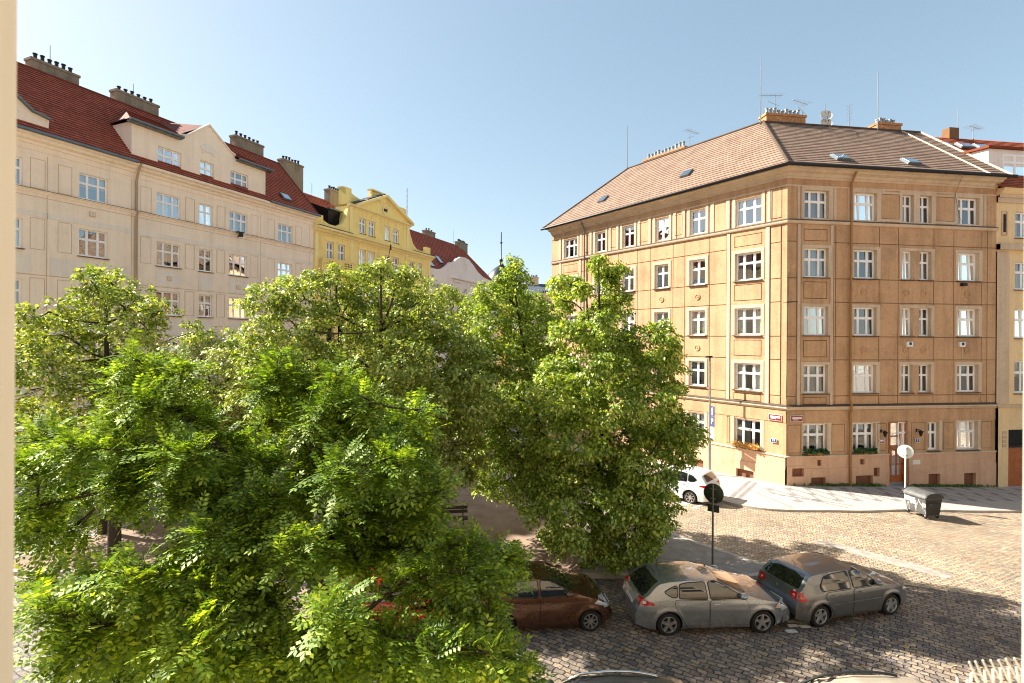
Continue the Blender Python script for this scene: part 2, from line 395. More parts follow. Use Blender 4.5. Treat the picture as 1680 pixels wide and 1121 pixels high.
WM = {}
def win_meshes(w, h, lights, split, fw, mw):
    key = (round(w, 2), round(h, 2), lights, split)
    if key in WM: return WM[key]
    def mk(name, build, mat, smooth=False):
        b = MB(); build(b)
        me = bpy.data.meshes.new(name); me.from_pydata(b.v, [], b.f); me.materials.append(mat)
        bm = bmesh.new(); bm.from_mesh(me); bmesh.ops.recalc_face_normals(bm, faces=bm.faces); bm.to_mesh(me); bm.free(); me.update()
        if smooth: me.polygons.foreach_set('use_smooth', [True]*len(me.polygons))
        return me
    def frame(b):
        B = lambda x0, x1, z0, z1, y0=0., y1=.07: b.box(WF, x0, x1, y0, y1, z0, z1)
        B(0, fw, 0, h); B(w-fw, w, 0, h); B(fw, w-fw, 0, fw); B(fw, w-fw, h-fw, h)
        zt = h*split
        xs = []
        if lights == 3: a = (w-2*fw-2*mw)/3.35; xs = [fw+a, fw+a+mw+1.35*a]
        elif lights == 2: xs = [w/2-mw/2]
        edges = [fw]
        for x in xs: B(x, x+mw, fw, h-fw, -.004, .066); edges += [x, x+mw]
        edges.append(w-fw)
        for i in range(0, len(edges), 2):
            x0, x1 = edges[i], edges[i+1]
            if zt: B(x0, x1, zt-mw/2, zt+mw/2, -.012, .07)
            for a, c in (((fw, zt-mw/2), (zt+mw/2, h-fw)) if zt else ((fw, h-fw), )):
                s = .028
                B(x0, x0+s, a, c, .012, .05); B(x1-s, x1, a, c, .012, .05); B(x0+s, x1-s, a, a+s, .012, .05); B(x0+s, x1-s, c-s, c, .012, .05)
    def wavy(b, x0, x1, z0, z1, y=.15, wv=.16, amp=.022, taper=0):
        n = max(3, int((x1-x0)/wv*6)); P = []
        for i in range(n+1):
            x = x0+(x1-x0)*i/n; yy = y+amp*math.sin(x/wv*6.28)+amp*.5*math.sin(x*37)
            P.append(((x, yy, z0), (x0+(x-x0)*(1-taper) if taper >= 0 else x1-(x1-x)*(1+taper), yy, z1)))
        for i in range(n): b.face([P[i][0], P[i+1][0], P[i+1][1], P[i][1]])
    fr = mk('window', frame, M_frame)
    pn = mk('pane', lambda b: b.face([(fw*.5, .02, fw*.5), (w-fw*.5, .02, fw*.5), (w-fw*.5, .064, h-fw*.5), (fw*.5, .064, h-fw*.5)]), M_pane)
    cur = [mk('curtain', lambda b: wavy(b, .04, w-.04, .02, h-.03), M_curt, True),
           mk('curtain', lambda b: (wavy(b, .04, w*.36, .02, h-.03), wavy(b, w*.64, w-.04, .02, h-.03)), M_curt, True),
           mk('curtain', lambda b: (wavy(b, .04, w*.55, .02, h-.03)), M_curt, True),
           mk('curtain', lambda b: (wavy(b, w*.3, w-.04, .02, h-.03)), M_drape, True),
           mk('curtain', lambda b: wavy(b, .04, w-.04, h*.5, h-.03, wv=.3, amp=.01), M_curt, True)]
    sill = mk('sill', lambda b: b.box(WF, -.07, w+.07, -.28, .0, -.07, -.025), M_ledge)
    WM[key] = (fr, pn, cur, sill)
    return WM[key]

WR = random.Random(3)
def window(parent, F, u0, u1, z0, z1, lights, split=.63, fw=.07, mw=.095, inset=.16, style=None, sill=True, pane=None, sillm=None, name='window'):
    fr, pn, cur, sl = win_meshes(u1-u0, z1-z0, lights, split, fw, mw)
    o = bpy.data.objects.new(name, fr); COL.objects.link(o); o.parent = parent
    o.location = Vector(F.w(u0, inset, z0))-wl(parent); o.rotation_euler = (0, 0, F.ang)
    def kid(me, nm):
        k = bpy.data.objects.new(nm, me); COL.objects.link(k); k.parent = o; return k
    p = kid(pn, 'pane')
    if pane:
        p.material_slots[0].link = 'OBJECT'; p.material_slots[0].material = pane
    st = WR.choice([0, 1, 1, 2, 3, 4, -1, -1]) if style is None else style
    if st is not None and st >= 0: kid(cur[st], 'curtain')
    if sill:
        s = kid(sl, 'sill'); s.location.y = -inset+.16
    return o

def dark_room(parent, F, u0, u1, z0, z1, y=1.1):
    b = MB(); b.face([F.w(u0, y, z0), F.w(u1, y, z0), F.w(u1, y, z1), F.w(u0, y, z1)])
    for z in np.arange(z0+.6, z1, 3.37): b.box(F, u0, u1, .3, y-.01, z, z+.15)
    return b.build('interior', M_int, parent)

def pots(mb, F, u0, u1, y, z, n, m, r=.11, h=.35, rnd=None):
    for i in range(n):
        u = u0+(u1-u0)*(i+.5)/n; hh = h*(rnd.uniform(.8, 1.25) if rnd else 1)
        mb.tube([F.w(u, y, z), F.w(u, y, z+hh)], r, 8, m); mb.tube([F.w(u, y, z+hh), F.w(u, y, z+hh+.06)], r*1.35, 8, m)

def chimney(parent, F, u0, u1, y0, y1, z0, z1, n, mats, uv=False, h=.35):
    b = MB(); b.box(F, u0, u1, y0, y1, z0, z1-.16, 0); b.box(F, u0-.06, u1+.06, y0-.06, y1+.06, z1-.16, z1, 0)
    rr = random.Random(int(u0*10)); pots(b, F, u0+.15, u1-.15, (y0+y1)/2, z1, n, 1, .1, h, rr)
    if uv:
        for i, f in enumerate(b.f):
            b.uv[i] = [((b.v[k][0]*F.U[0]+b.v[k][1]*F.U[1]+b.v[k][0]*.3)*2.2, b.v[k][2]*3.6) for k in f]
    return b.build('chimney', mats, parent, uv=uv)

def skylight(parent, p0, ax, up, w, h):
    """roof window lying on a slope: p0 its lower corner"""
    p0, ax, up = Vector(p0), Vector(ax).normalized(), Vector(up).normalized(); n = ax.cross(up).normalized()
    if n.z < 0: n = -n
    b = MB(); q = [p0-n*.02, p0+ax*w-n*.02, p0+ax*w+up*h-n*.02, p0+up*h-n*.02]
    b.prism(q, n*.14, 0)
    b2 = MB(); i = .07
    b2.prism([p0+ax*i+up*i+n*.125, p0+ax*(w-i)+up*i+n*.125, p0+ax*(w-i)+up*(h-i)+n*.125, p0+ax*i+up*(h-i)+n*.125], n*.01, 0)
    o = b.build('skylight', M_gut, parent); b2.build('pane', M_sky, o); return o

def antenna(name, label, base, h, kind, ang=0., group=None, cat='antenna'):
    base = Vector(base); t = thing(name, label, cat, base, 0, group); b = MB()
    r = .022 if kind != 'rod' else .03
    if h > 5 and kind == 'comb': r = .06
    b.tube([base, base+Vector((0, 0, h))], [r*1.3, r*.7], 6)
    d = Vector((math.cos(ang), math.sin(ang), 0)); s = Vector((-d.y, d.x, 0))
    b.build('mast', M_steel, t)
    b = MB(); b.tube([base+Vector((0, 0, -.05)), base+Vector((0, 0, .12))], .07, 8); b.build('base_clamp', M_dark, t)
    if kind == 'yagi':
        b = MB(); c = base+Vector((0, 0, h*.93)); b.tube([c-d*.5, c+d*1.1], .014, 5)
        for k in range(9):
            q = c-d*.5+d*(.19*k); l = .42-.02*k; b.tube([q-s*l, q+s*l], .009, 4)
        b.build('array', M_steel, t)
        b = MB(); c = base+Vector((0, 0, h*.6)); b.tube([c-d*.3, c+d*.5+Vector((0, 0, .35))], .012, 5); b.build('brace', M_steel, t)
    if kind == 'comb':
        b = MB()
        for k in range(6):
            q = base+Vector((0, 0, h*(.45+.1*k))); b.tube([q-s*(.22 if h < 5 else .4), q+s*(.22 if h < 5 else .4)], .011 if h < 5 else .03, 4)
        b.build('array', M_steel, t)
    if kind in ('dish', 'dishes'):
        for k in range(2 if kind == 'dishes' else 1):
            b = MB(); c = base+Vector((0, 0, h*(.55-.3*k)))-Vector((0, .1, 0)); n = Vector((math.cos(ang), math.sin(ang), .35)).normalized()
            rot = n.to_track_quat('Z', 'Y').to_matrix()
            b.lathe(c, [(.001, -.06), (.2, -.045), (.33, .0), (.4, .05), (.4, .06), (.32, .012), (.2, -.035), (.001, -.05)], 'z', 20, 0, rot)
            b.build('dish', M_dish, t, smooth=40)
            b = MB(); b.tube([c+rot @ Vector((0, -.36, .02)), c+rot @ Vector((0, -.1, .42))], .012, 5); b.tube([c+rot @ Vector((0, -.1, .4)), c+rot @ Vector((0, -.08, .48))], .035, 6); b.build('receiver', M_dark, t)
    return t

# ================================================================ the tan corner block
CX, CY = 15.82, 30.557
UL = Fr((CX-.572*21.4, CY+.82*21.4), (.572, -.82)); LL = 21.4
UR = Fr((CX, CY), (.9902, .1398)); LR = 13.95
cb = thing('corner_apartment_building', 'five storey tan stucco corner block with a brown tiled hip roof and pink plinth', 'building', (CX, CY, 0))
T = lambda a, b: (LL-b, LL-a)
ROWS = [(1.82, 3.52), (5.30, 6.96), (8.68, 10.35), (12.05, 13.75), (15.46, 17.10)]
lay = {'F': (1.55, 3.27, 3), 'E': (5.40, 6.65, 2), 'D': (8.38, 9.62, 2), 'C': (11.6, 12.82, 2), 'B': (14.62, 15.84, 2), 'A': (18.02, 19.76, 3)}
PLF, PRF = [], []
def grooves(rs, L0, L1, vs, hs):
    for h in hs: rs.append((L0, L1, h-.025, h+.025, .035, 3))
    for v in vs: rs.append((v-.025, v+.025, 4.6, 15.1, .035, 3))
rl = []
rl.append((0, LL, 3.62, 4.3, -.03, 0))
grooves(rl, *T(.35, 20.9), [LL-x for x in (.32, 5.08, 7.02, 8.0, 10.0, 11.25, 13.2, 14.25, 16.25, 17.15)], (5.14, 7.25, 8.61, 10.62, 11.99, 14.1))
for k in ('F', 'A'):
    a, b, _ = lay[k]; u0, u1 = T(a, b)
    for x in (u0-.55, u1+.30): rl.append((x, x+.22, 4.6, 15.1, -.05, 1)); rl.append((x+.24, x+.28, 4.6, 15.1, .04, 3)); rl.append((x-.06, x-.02, 4.6, 15.1, .04, 3))
    rl.append((u0-.28, u1+.28, 4.6, 15.1, -.012, 0))
    for z0, z1 in ((7.4, 8.4), (10.8, 11.8), (14.15, 14.85), (4.65, 5.1)):
        rl += framed(u0-.05, u1+.05, z0, z1, .045, .03, 3)
for k, (a, b, n) in lay.items():
    u0, u1 = T(a, b)
    for i, (z0, z1) in enumerate(ROWS):
        if i in (1, 2, 3): rl += ringr(u0, u1, z0, z1, .2, -.035, 1)[0:1]+ringr(u0, u1, z0, z1, .2, -.035, 1)[2:]
        if i == 4:
            rl += [(u0-.62, u0-.38, 15.4, 17.3, -.04, 1), (u1+.38, u1+.62, 15.4, 17.3, -.04, 1), (u0-.36, u0-.2, 15.4, 17.3, .03, 0), (u1+.2, u1+.36, 15.4, 17.3, .03, 0), (u0-.2, u0, 15.4, 17.3, -.02, 1), (u1, u1+.2, 15.4, 17.3, -.02, 1)]
        if i == 0:
            rl += [(u0-.22, u0, 1.75, 3.6, -.02, 1), (u1, u1+.22, 1.75, 3.6, -.02, 1)]+framed(u0-.5, u0-.3, 1.85, 3.55, .04, .03, 3)
        rl.append((u0, u1, z0, z1, None, 1))
for a, b in ((7.2, 7.85), (10.2, 11.1), (13.4, 14.1), (16.4, 17.1)):
    rl += framed(*T(a, b), 15.6, 17.05, .04, .03, 3)
rl += framed(*T(.3, 1.0), 15.5, 17.3, .05, .035, 3)+framed(*T(.3, .38), 4.65, 15.05, .05, .035, 3)
rl.append((0, LL, -1.2, 1.62, -.07, 2)); rl.append((0, LL, -1.2, .95, -.10, 2))
for t0, t1, z0, z1 in ((1.9, 3.05, -.1, .42), (5.4, 6.5, -.2, .42), (8.4, 9.5, -.25, .35), (11.6, 12.7, -.35, .3)):
    rl.append((*T(t0, t1), z0, z1, .10, 4))
b = MB(); height_wall(b, UL, 0, LL, -1.2, 18.3, rl)
rr = []
rr.append((0, LR, 3.62, 4.3, -.03, 0))
grooves(rr, .0, LR, (2.97, 3.1, 5.95, 7.22, 9.62, 11.0, 12.95, 13.35), (5.14, 7.25, 8.61, 10.62, 11.99, 14.1))
fcols = [(1.07, 2.62, 3), (4.27, 5.77, 3), (7.46, 8.22, 2), (8.63, 9.44, 2), (11.26, 12.73, 3)]
u0, u1 = 1.07, 2.52
for x in (u0-.42, u1+.22): rr += [(x, x+.18, 4.6, 15.1, -.05, 1), (x+.2, x+.24, 4.6, 15.1, .04, 3), (x-.05, x-.01, 4.6, 15.1, .04, 3)]
rr.append((u0-.2, u1+.2, 4.6, 15.1, -.012, 0))
for z0, z1 in ((7.4, 8.4), (10.8, 11.8), (14.15, 14.85), (4.65, 5.1)): rr += framed(u0-.03, u1+.03, z0, z1, .045, .03, 3)
for j, (u0, u1, n) in enumerate(fcols):
    for i, (z0, z1) in enumerate(ROWS):
        if i == 0 and j in (2, 3): continue
        if i in (1, 2, 3):
            if j == 2: rr += [(7.3, 9.66, z0, z1+.17, -.035, 1), (8.22, 8.63, z0, z1, -.02, 0)]
            elif j != 3: rr += [(u0-.16, u1+.24, z0, z1+.17, -.035, 1)]
        if i == 4:
            rr += [(u0-.2, u1+.28, 15.4, 17.3, -.03, 1)]
            if j in (0, 1, 4): rr += [(u1+.34, u1+.5, 15.4, 17.3, -.03, 1), (u0-.42, u0-.28, 15.4, 17.3, -.03, 1)]
        if i == 0: rr += [(u0-.08, u1+.26, 1.75, 3.6, -.02, 1)]
        rr.append((u0, u1, z0, z1, None, 1))
for a, b_ in ((6.05, 7.27), (9.75, 11.0)):
    rr.append((a-.12, b_+.12, 15.45, 17.2, -.03, 1)); rr.append((a, b_, 15.6, 17.08, -.01, 0)); rr += framed(a, b_, 15.6, 17.08, .035, .03, 3)
rr.append((9.28, 10.06, 1.82, 3.5, None, 1)); rr.append((10.06, 10.25, 1.75, 3.6, -.02, 1))
for a, b_ in ((5.85, 6.5), (8.15, 9.1), (10.33, 11.1), (12.95, 13.7), (.1, .95), (2.9, 3.75)): rr += framed(a, b_, 1.85, 3.5, .035, .03, 3)
rr.append((0, LR, -1.4, 1.62, -.07, 2)); rr.append((1.15, LR, -1.4, .95, -.10, 2)); rr.append((0, 1.15, -1.4, 1.12, -.10, 2))
rr.append((6.62, 7.95, -1.4, 3.58, None, 0))
for t0, t1, z0, z1 in ((4.41, 5.53, -.14, .46), (5.57, 5.97, .38, .90), (9.25, 10.05, -.38, .42), (11.7, 12.52, -.5, .40), (.34, 1.08, .52, 1.0), (1.54, 2.46, -.05, .44), (4.72, 5.0, 1.1, 1.42), (1.95, 2.2, 1.1, 1.45)):
    rr.append((t0, t1, z0, z1, .10, 4))
height_wall(b, UR, 0, LR, -1.4, 18.3, rr)
FBK = 12.
back = [UR.w(LR, 0, 0), UR.w(LR, FBK, 0), UL.w(0, FBK, 0), UL.w(0, 0, 0)]
for i in range(3):
    p, q = back[i], back[i+1]
    b.face([(p[0], p[1], -1.2), (q[0], q[1], -1.2), (q[0], q[1], 18.3), (p[0], p[1], 18.3)], 0)
M_grass_wall = M_tan
wall = b.build('wall', [M_tan, M_tantrim, M_pink, M_groove, M_hatch], cb)
dark_room(cb, UL, .2, LL-1.0, 1.0, 17.6); dark_room(cb, UR, 1.0, LR-.2, 1.0, 17.6)
path = [UL.w(0, 0, 0), (CX, CY), UR.w(LR, 0, 0)]
b = MB(); sweep(b, path, [(-.2, 17.72), (.05, 17.72), (.08, 17.82), (.14, 17.84), (.2, 17.98), (.42, 18.06), (.46, 18.14), (.62, 18.2), (.64, 18.32), (-.2, 18.34)]); sweep(b, path, [(-.1, 17.28), (.04, 17.28), (.06, 17.36), (-.1, 17.37)])
b.build('cornice', M_tantrim, cb)
b = MB()
sweep(b, path, [(-.1, 15.12), (.10, 15.14), (.13, 15.2), (.15, 15.3), (-.1, 15.38)])
sweep(b, path, [(-.1, 4.32), (.06, 4.34), (.10, 4.42), (.16, 4.46), (.16, 4.54), (-.1, 4.62)])
sweep(b, [UL.w(0, 0, 0), (CX, CY), UR.w(6.6, 0, 0)], [(-.1, 1.62), (.12, 1.63), (.12, 1.70), (-.1, 1.74)]); sweep(b, [UR.w(7.97, 0, 0), UR.w(LR, 0, 0)], [(-.1, 1.62), (.12, 1.63), (.12, 1.70), (-.1, 1.74)])
b.build('string_course', M_tantrim, cb)
b = MB()
sweep(b, path, [(0, 15.381), (.165, 15.31), (.165, 15.335), (0, 15.41)]); sweep(b, path, [(0, 4.621), (.175, 4.55), (.175, 4.575), (0, 4.66)])
b.build('ledge_flashing', M_ledge, cb)
# medallions under the windows
for F, cs in ((UL, [(LL-6.0, 1), (LL-9.0, 1), (LL-12.2, 1)]), (UR, [(4.95, 1), (7.77, 1), (8.95, 1), (11.95, 1)])):
    for u, _ in cs:
        for z in (11.25, 7.85):
            b = MB(); c = Vector(F.w(u, 0, z)); rot = Matrix.Rotation(F.ang, 3, 'Z')
            b.lathe(c, [(.2, .0), (.2, -.05), (.14, -.05), (.13, -.015), (.08, -.015), (.07, -.045), (.001, -.05)], 'y', 16, 0, rot)
            b.build('medallion', M_tan, cb, smooth=35)
# roof
AX = Vector((17.35, 36.8, 23.5)); R1 = Vector((AX.x-.572*12.4, AX.y+.82*12.4, 23.5)); R2 = Vector((AX.x+.9902*12.35, AX.y+.1398*12.35, 23.5))
def offc(o): # plan offset of the corner
    n1 = Vector((-UL.V[0], -UL.V[1])); n2 = Vector((-UR.V[0], -UR.V[1])); return Vector((CX, CY))+(n1+n2)/(1+n1.dot(n2))*o
ec = offc(.68); EZ = 18.33
el = UL.w(-.6, -.68, EZ); er = UR.w(LR+.45, -.68, EZ); eb = UL.w(-.6, 11.5, EZ)
b = MB()
tiles(b, el, (ec.x, ec.y, EZ), AX, R1, .33, .03); tiles(b, (ec.x, ec.y, EZ), er, R2, AX, .33, .026, uoff=30)
tiles(b, eb, el, R1, R1, .33, .03, uoff=60)
bk1 = Vector(UL.w(-.6, 11.5, EZ)); bk2 = Vector(UR.w(LR+.45, 12.5, EZ)); bk3 = offc(-13)
b.face([bk1, R1, AX, (bk3.x, bk3.y, EZ)], 0); b.face([(bk3.x, bk3.y, EZ), AX, R2, bk2], 0)
b.face([er, bk2, R2], 0)
roof = b.build('roof', [M_tileR], cb, uv=True, fix=False)
b = MB()
for p, q, r in (((ec.x, ec.y, EZ+.05), AX+Vector((0, 0, .06)), .09), (AX+Vector((0, 0, .05)), R2+Vector((0, 0, .05)), .08), (AX+Vector((0, 0, .05)), R1+Vector((0, 0, .05)), .08), (Vector(el)+Vector((0, 0, .05)), R1+Vector((0, 0, .05)), .08)):
    b.tube([p, q], r, 8)
b.build('ridge_tiles', M_tileR, roof, smooth=40)
b = MB()
for du in (1.55, .0):
    p = Vector(UR.w(LR+.35-du, -.68, EZ+.05)); q = R2-Vector((UR.U[0], UR.U[1], 0))*du+Vector((0, 0, .05)); b.tube([p, q], .055 if du else .08, 6)
b.build('verge_mortar', M_tantrim, roof)
b = MB(); g = [UL.w(-.66, -.74, EZ-.02), (offc(.76).x, offc(.76).y, EZ-.02), UR.w(LR+.5, -.76, EZ-.02)]
b.tube(g, .10, 8); b.build('gutter', M_dark, roof, smooth=60)
chimney(roof, UR, 2.7, 5.7, 6.1, 6.9, 22.6, 24.25, 9, [M_brick, M_steel], True, .38)
chimney(roof, UR, 11.3, 13.2, 6.0, 6.8, 22.6, 24.1, 6, [M_brick, M_steel], True, .34)
chimney(roof, UL, 5.8, 10.1, 5.5, 6.2, 22.4, 24.1, 11, [M_brick, M_steel], True, .38)
axR = Vector((UR.U[0], UR.U[1], 0)); inR = Vector((UR.V[0], UR.V[1], 0)); axL = Vector((UL.U[0], UL.U[1], 0)); inL = Vector((UL.V[0], UL.V[1], 0))
sR = (AX.z-EZ)/6.68; sL = (AX.z-EZ)/5.5
for u, y in ((3.2, .75), (7.9, .75)):
    skylight(roof, Vector(UR.w(u, y-.68, EZ+.06+y*sR)), axR, inR+Vector((0, 0, sR)), .9, .75)
for u, y in ((LL-8.2, 1.6), (LL-16.4, 1.5)):
    skylight(roof, Vector(UL.w(u, y-.68, EZ+.06+y*sL)), axL, inL+Vector((0, 0, sL)), .75, .75)
# windows
for k, (a, b_, n) in lay.items():
    for i, (z0, z1) in enumerate(ROWS):
        st = {('E', 2): 1, ('F', 2): 1, ('F', 1): 1, ('E', 1): 1, ('F', 4): 1, ('E', 4): -1, ('D', 4): 1, ('C', 4): -1, ('B', 4): 1, ('F', 3): 2, ('E', 3): -1}.get((k, i), None)
        window(cb, UL, *T(a, b_), z0, z1, n, split=.62, style=st, pane=M_paneB if i > 1 else None, sill=(i != 4))
for u0, u1, n in fcols:
    for i, (z0, z1) in enumerate(ROWS):
        if i == 0 and u0 in (7.48, 8.63): continue
        window(cb, UR, u0, u1, z0, z1, n, split=.62, inset=.2, sill=(i != 4), fw=.065 if u1-u0 > 1 else .05, mw=.09 if u1-u0 > 1 else .06)
window(cb, UR, 9.28, 10.06, 1.82, 3.5, 2, split=.62, inset=.2, fw=.075, mw=.09)
# door
b = MB(); Fd = UR; y0 = .22
d_u0, d_u1 = 6.62, 7.95
for a, c, z0, z1 in ((d_u0, d_u0+.09, -.35, 3.56), (d_u1-.09, d_u1, -.35, 3.56), (d_u0, d_u1, 3.46, 3.56), (d_u0+.28, d_u0+.36, -.35, 3.46), (d_u0, d_u1, 1.98, 2.12), (d_u0+.98, d_u0+1.05, 2.12, 3.46), (d_u0+.36, d_u0+.98, 2.62, 2.70)):
    b.box(Fd, a+.001*z0, c, y0, y0+.09, z0, z1)
door = b.build('entrance_frame', M_wood, cb)
b = MB(); q0, q1 = d_u0+.36, d_u1-.09
for a, c, z0, z1 in ((q0, q0+.12, -.25, 1.98), (q1-.12, q1, -.25, 1.98), ((q0+q1)/2-.05, (q0+q1)/2+.05, .3, 1.98), (q0, q1, -.25, .35), (q0, q1, .95, 1.03), (q0, q1, 1.44, 1.5), (q0, q1, 1.88, 1.98)):
    b.box(Fd, a+.0005*z0, c, y0+.03, y0+.08, z0, z1)
dl = b.build('door', M_wood, cb)
b = MB(); b.tube([Fd.w(q0+.07, y0-.03, .9), Fd.w(q0+.2, y0-.03, .9)], .016, 6); b.box(Fd, q0+.04, q0+.1, y0, y0+.03, .78, 1.02); b.build('handle', M_steel, dl)
b = MB(); b.face([Fd.w(d_u0, y0+.06, -.3), Fd.w(d_u1, y0+.06, -.3), Fd.w(d_u1, y0+.06, 3.5), Fd.w(d_u0, y0+.06, 3.5)]); b.build('door_glass', M_pane, cb)
b = MB(); b.box(Fd, q0, q1, y0+.01, y0+.03, -.25, -.08); b.build('kick_plate', M_steel, dl)
b = MB(); b.box(Fd, d_u0-.01, d_u1+.01, -.35, .4, -.9, -.24); b.box(Fd, d_u0-.06, d_u1+.06, -.6, -.36, -.9, -.34); b.build('door_step', plain('step_stone', srgb(140, 132, 124), .8, var=.2), cb)
# downpipe
b = MB(); b.tube([UR.w(3.98, -.5, 18.15), UR.w(3.98, -.4, 17.95), UR.w(3.98, -.16, 17.55), UR.w(3.98, -.14, 4.9), UR.w(3.98, -.26, 4.6), UR.w(3.98, -.26, 4.35), UR.w(3.98, -.15, 4.1), UR.w(3.98, -.2, -.1)], .065, 8)
for z in (2.6, 6.2, 8., 9.9, 12., 14., 16.2): b.tube([UR.w(3.98, -.14, z), UR.w(3.98, -.14, z+.06)], .085, 8)
b.build('downpipe', M_copper, cb, smooth=50)
b = MB(); b.tube([UL.w(LL-16.95, -.55, 18.2), UL.w(LL-16.95, -.14, 17.5), UL.w(LL-16.95, -.14, 4.9), UL.w(LL-16.95, -.26, 4.5), UL.w(LL-16.95, -.14, 4.1), UL.w(LL-16.95, -.2, 0)], .065, 8)
b.build('downpipe', M_gut, cb, smooth=50)
# vents by the windows, cables
for u, z in ((7.95, 8.2), (11.55, 8.2)):
    b = MB(); b.box(UR, u-.2, u+.2, -.10, 0, z-.16, z+.14, 0); b.box(UR, u-.05, u+.1, -.112, -.1, z-.06, z+.1, 1)
    b.box(UR, u+.02, u+.05, -.045, 0, z-.9, z-.16, 2); b.build('vent_box', [M_white_p, M_dark, M_tantrim], cb)
b = MB(); b.box(UR, 11.45, 11.75, -.2, 0, 11.72, 11.9, 0); b.build('vent_box', M_dark, cb)
b = MB(); b.tube([UR.w(.1, -.05, 12.3), UR.w(.02, -.08, 10.6), UR.w(-.02, -.1, 8.7), UR.w(-.05, -.06, 5.0)], .012, 4); b.tube([UR.w(-.5, -.35, 10.5), UR.w(.5, -.3, 10.6)], .014, 4); b.tube([UR.w(.03, 0, 10.55), UR.w(.03, -.35, 10.55)], .014, 4)
b.tube([UR.w(10.9, -.6, 18.2), UR.w(10.95, -.1, 17.3), UR.w(11.3, -.06, 15.9), UR.w(11.4, -.2, 15.45)], .01, 4)
b.build('cable', M_dark, cb)
# entrance lamps (fixed to the wall)
for u in (6.12, 8.5):
    b = MB(); z = 2.95
    b.lathe(UR.w(u, -.3, z), [(.02, -.22), (.06, -.2), (.13, .05), (.16, .08), (.03, .14), (.001, .16)], 'z', 6)
    b.tube([UR.w(u, 0, z+.1), UR.w(u, -.2, z+.18), UR.w(u, -.3, z+.14)], .014, 5); b.box(UR, u-.04, u+.04, -.03, 0, z, z+.18)
    t = b.build('wall_lamp', M_dark, cb); b = MB(); b.lathe(UR.w(u, -.3, z), [(.05, -.17), (.115, .03)], 'z', 6); b.build('lamp_glass', plain('lamp_glass', srgb(190, 180, 150), .3), t)
M_red = plain('enamel_red', srgb(150, 30, 36), .3, coat=.4); M_blue = plain('enamel_blue', srgb(28, 52, 120), .3, coat=.4); M_ink = plain('enamel_white', srgb(238, 236, 230), .4)
M_ivory = plain('paper_white', srgb(226, 222, 206), .6)
def wallsign(name, label, cat, F, u, z, w, h, mat, lines, border=.02, group=None):
    t = thing(name, label, cat, F.w(u, -.06, z), F.ang, group)
    b = MB(); b.box(WF, -w/2, w/2, -.02, .0, -h/2, h/2); b.build('border', M_ink, t, local=True)
    b = MB(); b.box(WF, -w/2+border, w/2-border, -.026, -.018, -h/2+border, h/2-border); b.build('face', mat, t, local=True)
    for s, size, dz in lines:
        if s == '':   # the photographed lettering is too small to read: pale strokes of the same extent
            b = MB(); r = random.Random(int(u*100)); x = -w*.36
            while x < w*.34:
                l = r.uniform(.03, .06); b.box(WF, x, x+l, -.03, -.026, dz-size*.5, dz+size*.5); x += l+.012
            b.box(WF, -w*.3, w*.1, -.03, -.026, dz-size*1.05, dz-size*.8); b.build('lettering', M_ink, t, local=True); continue
        text_mesh('lettering', s, size, Matrix.Translation((0, -.028, dz)) @ Matrix.Rotation(R_(90), 4, 'X'), M_ink if mat is not M_ivory else M_dark, t)
    return t
wallsign('street_name_sign', 'red enamel street name plate on the sunlit left face beside the corner', 'sign', UL, LL-.62, 3.86, .78, .36, M_red, [('', .11, .03)])
wallsign('street_name_sign', 'red enamel street name plate on the shaded right face beside the corner', 'sign', UR, .62, 3.86, .78, .36, M_red, [('', .11, .03)])
wallsign('house_number_plate', 'small blue house number plate on the sunlit left face', 'number plate', UL, LL-.7, 2.5, .34, .24, M_blue, [('19', .2, 0)])
wallsign('house_number_plate', 'red house number plate under the left entrance lamp', 'number plate', UR, 6.12, 2.45, .34, .26, M_red, [('', .08, .03)])
wallsign('house_number_plate', 'blue house number plate under the right entrance lamp', 'number plate', UR, 8.5, 2.45, .26, .26, M_blue, [('9', .22, 0)])
wallsign('intercom_panel', 'pale intercom panel on the pink plinth right of the door', 'intercom', UR, 8.45, 1.15, .5, .26, M_ivory, [])
# flower boxes
M_box = plain('terracotta_box', srgb(170, 104, 62), .8)
def flowers(label, F, u0, u1, z, cols, seed, y=-.12):
    t = thing('flower_box', label, 'flower box', F.w((u0+u1)/2, y, z)); r = random.Random(seed)
    b = MB(); b.box(F, u0+.1, u1-.1, y-.14, y+.02, z, z+.13); b.build('planter', M_box, t)
    for c, (mat, n, s) in enumerate(cols):
        b = MB()
        for _ in range(n):
            p = Vector(F.w(r.uniform(u0+.02, u1-.02), y-.06+r.uniform(-.16, .12), z+.1+r.uniform(-.12, .22)*(.6+.4*math.sin(r.uniform(0, 9)))))
            d = Vector((r.uniform(-1, 1), r.uniform(-1, 1), r.uniform(-.2, 1))).normalized()*s; e = d.cross(Vector((r.uniform(-1, 1), r.uniform(-1, 1), .3))).normalized()*s*.5
            b.face([p, p+d*.5+e, p+d, p+d*.5-e])
        b.build('foliage' if c == 0 else 'blossom', mat, t, fix=False)
M_fl = plain('box_leaf', srgb(46, 84, 30), .6, var=.3, vscale=9); M_or = plain('orange_petal', srgb(226, 150, 40), .6, var=.2); M_yw = plain('dry_leaf', srgb(196, 168, 88), .7, var=.2); M_rd = plain('red_petal', srgb(170, 40, 30), .6)
flowers('window box of dry yellow and orange flowers on the sunlit ground floor window', UL, *T(1.5, 3.3), 1.78, [(M_yw, 260, .1), (M_or, 220, .09)], 1)
flowers('window box of plain dark green plants nearest the corner', UR, 1.07, 2.52, 1.78, [(M_fl, 420, .12)], 2)
flowers('window box of green plants with red flowers left of the entrance', UR, 4.27, 5.63, 1.78, [(M_fl, 420, .12), (M_rd, 30, .06)], 3)
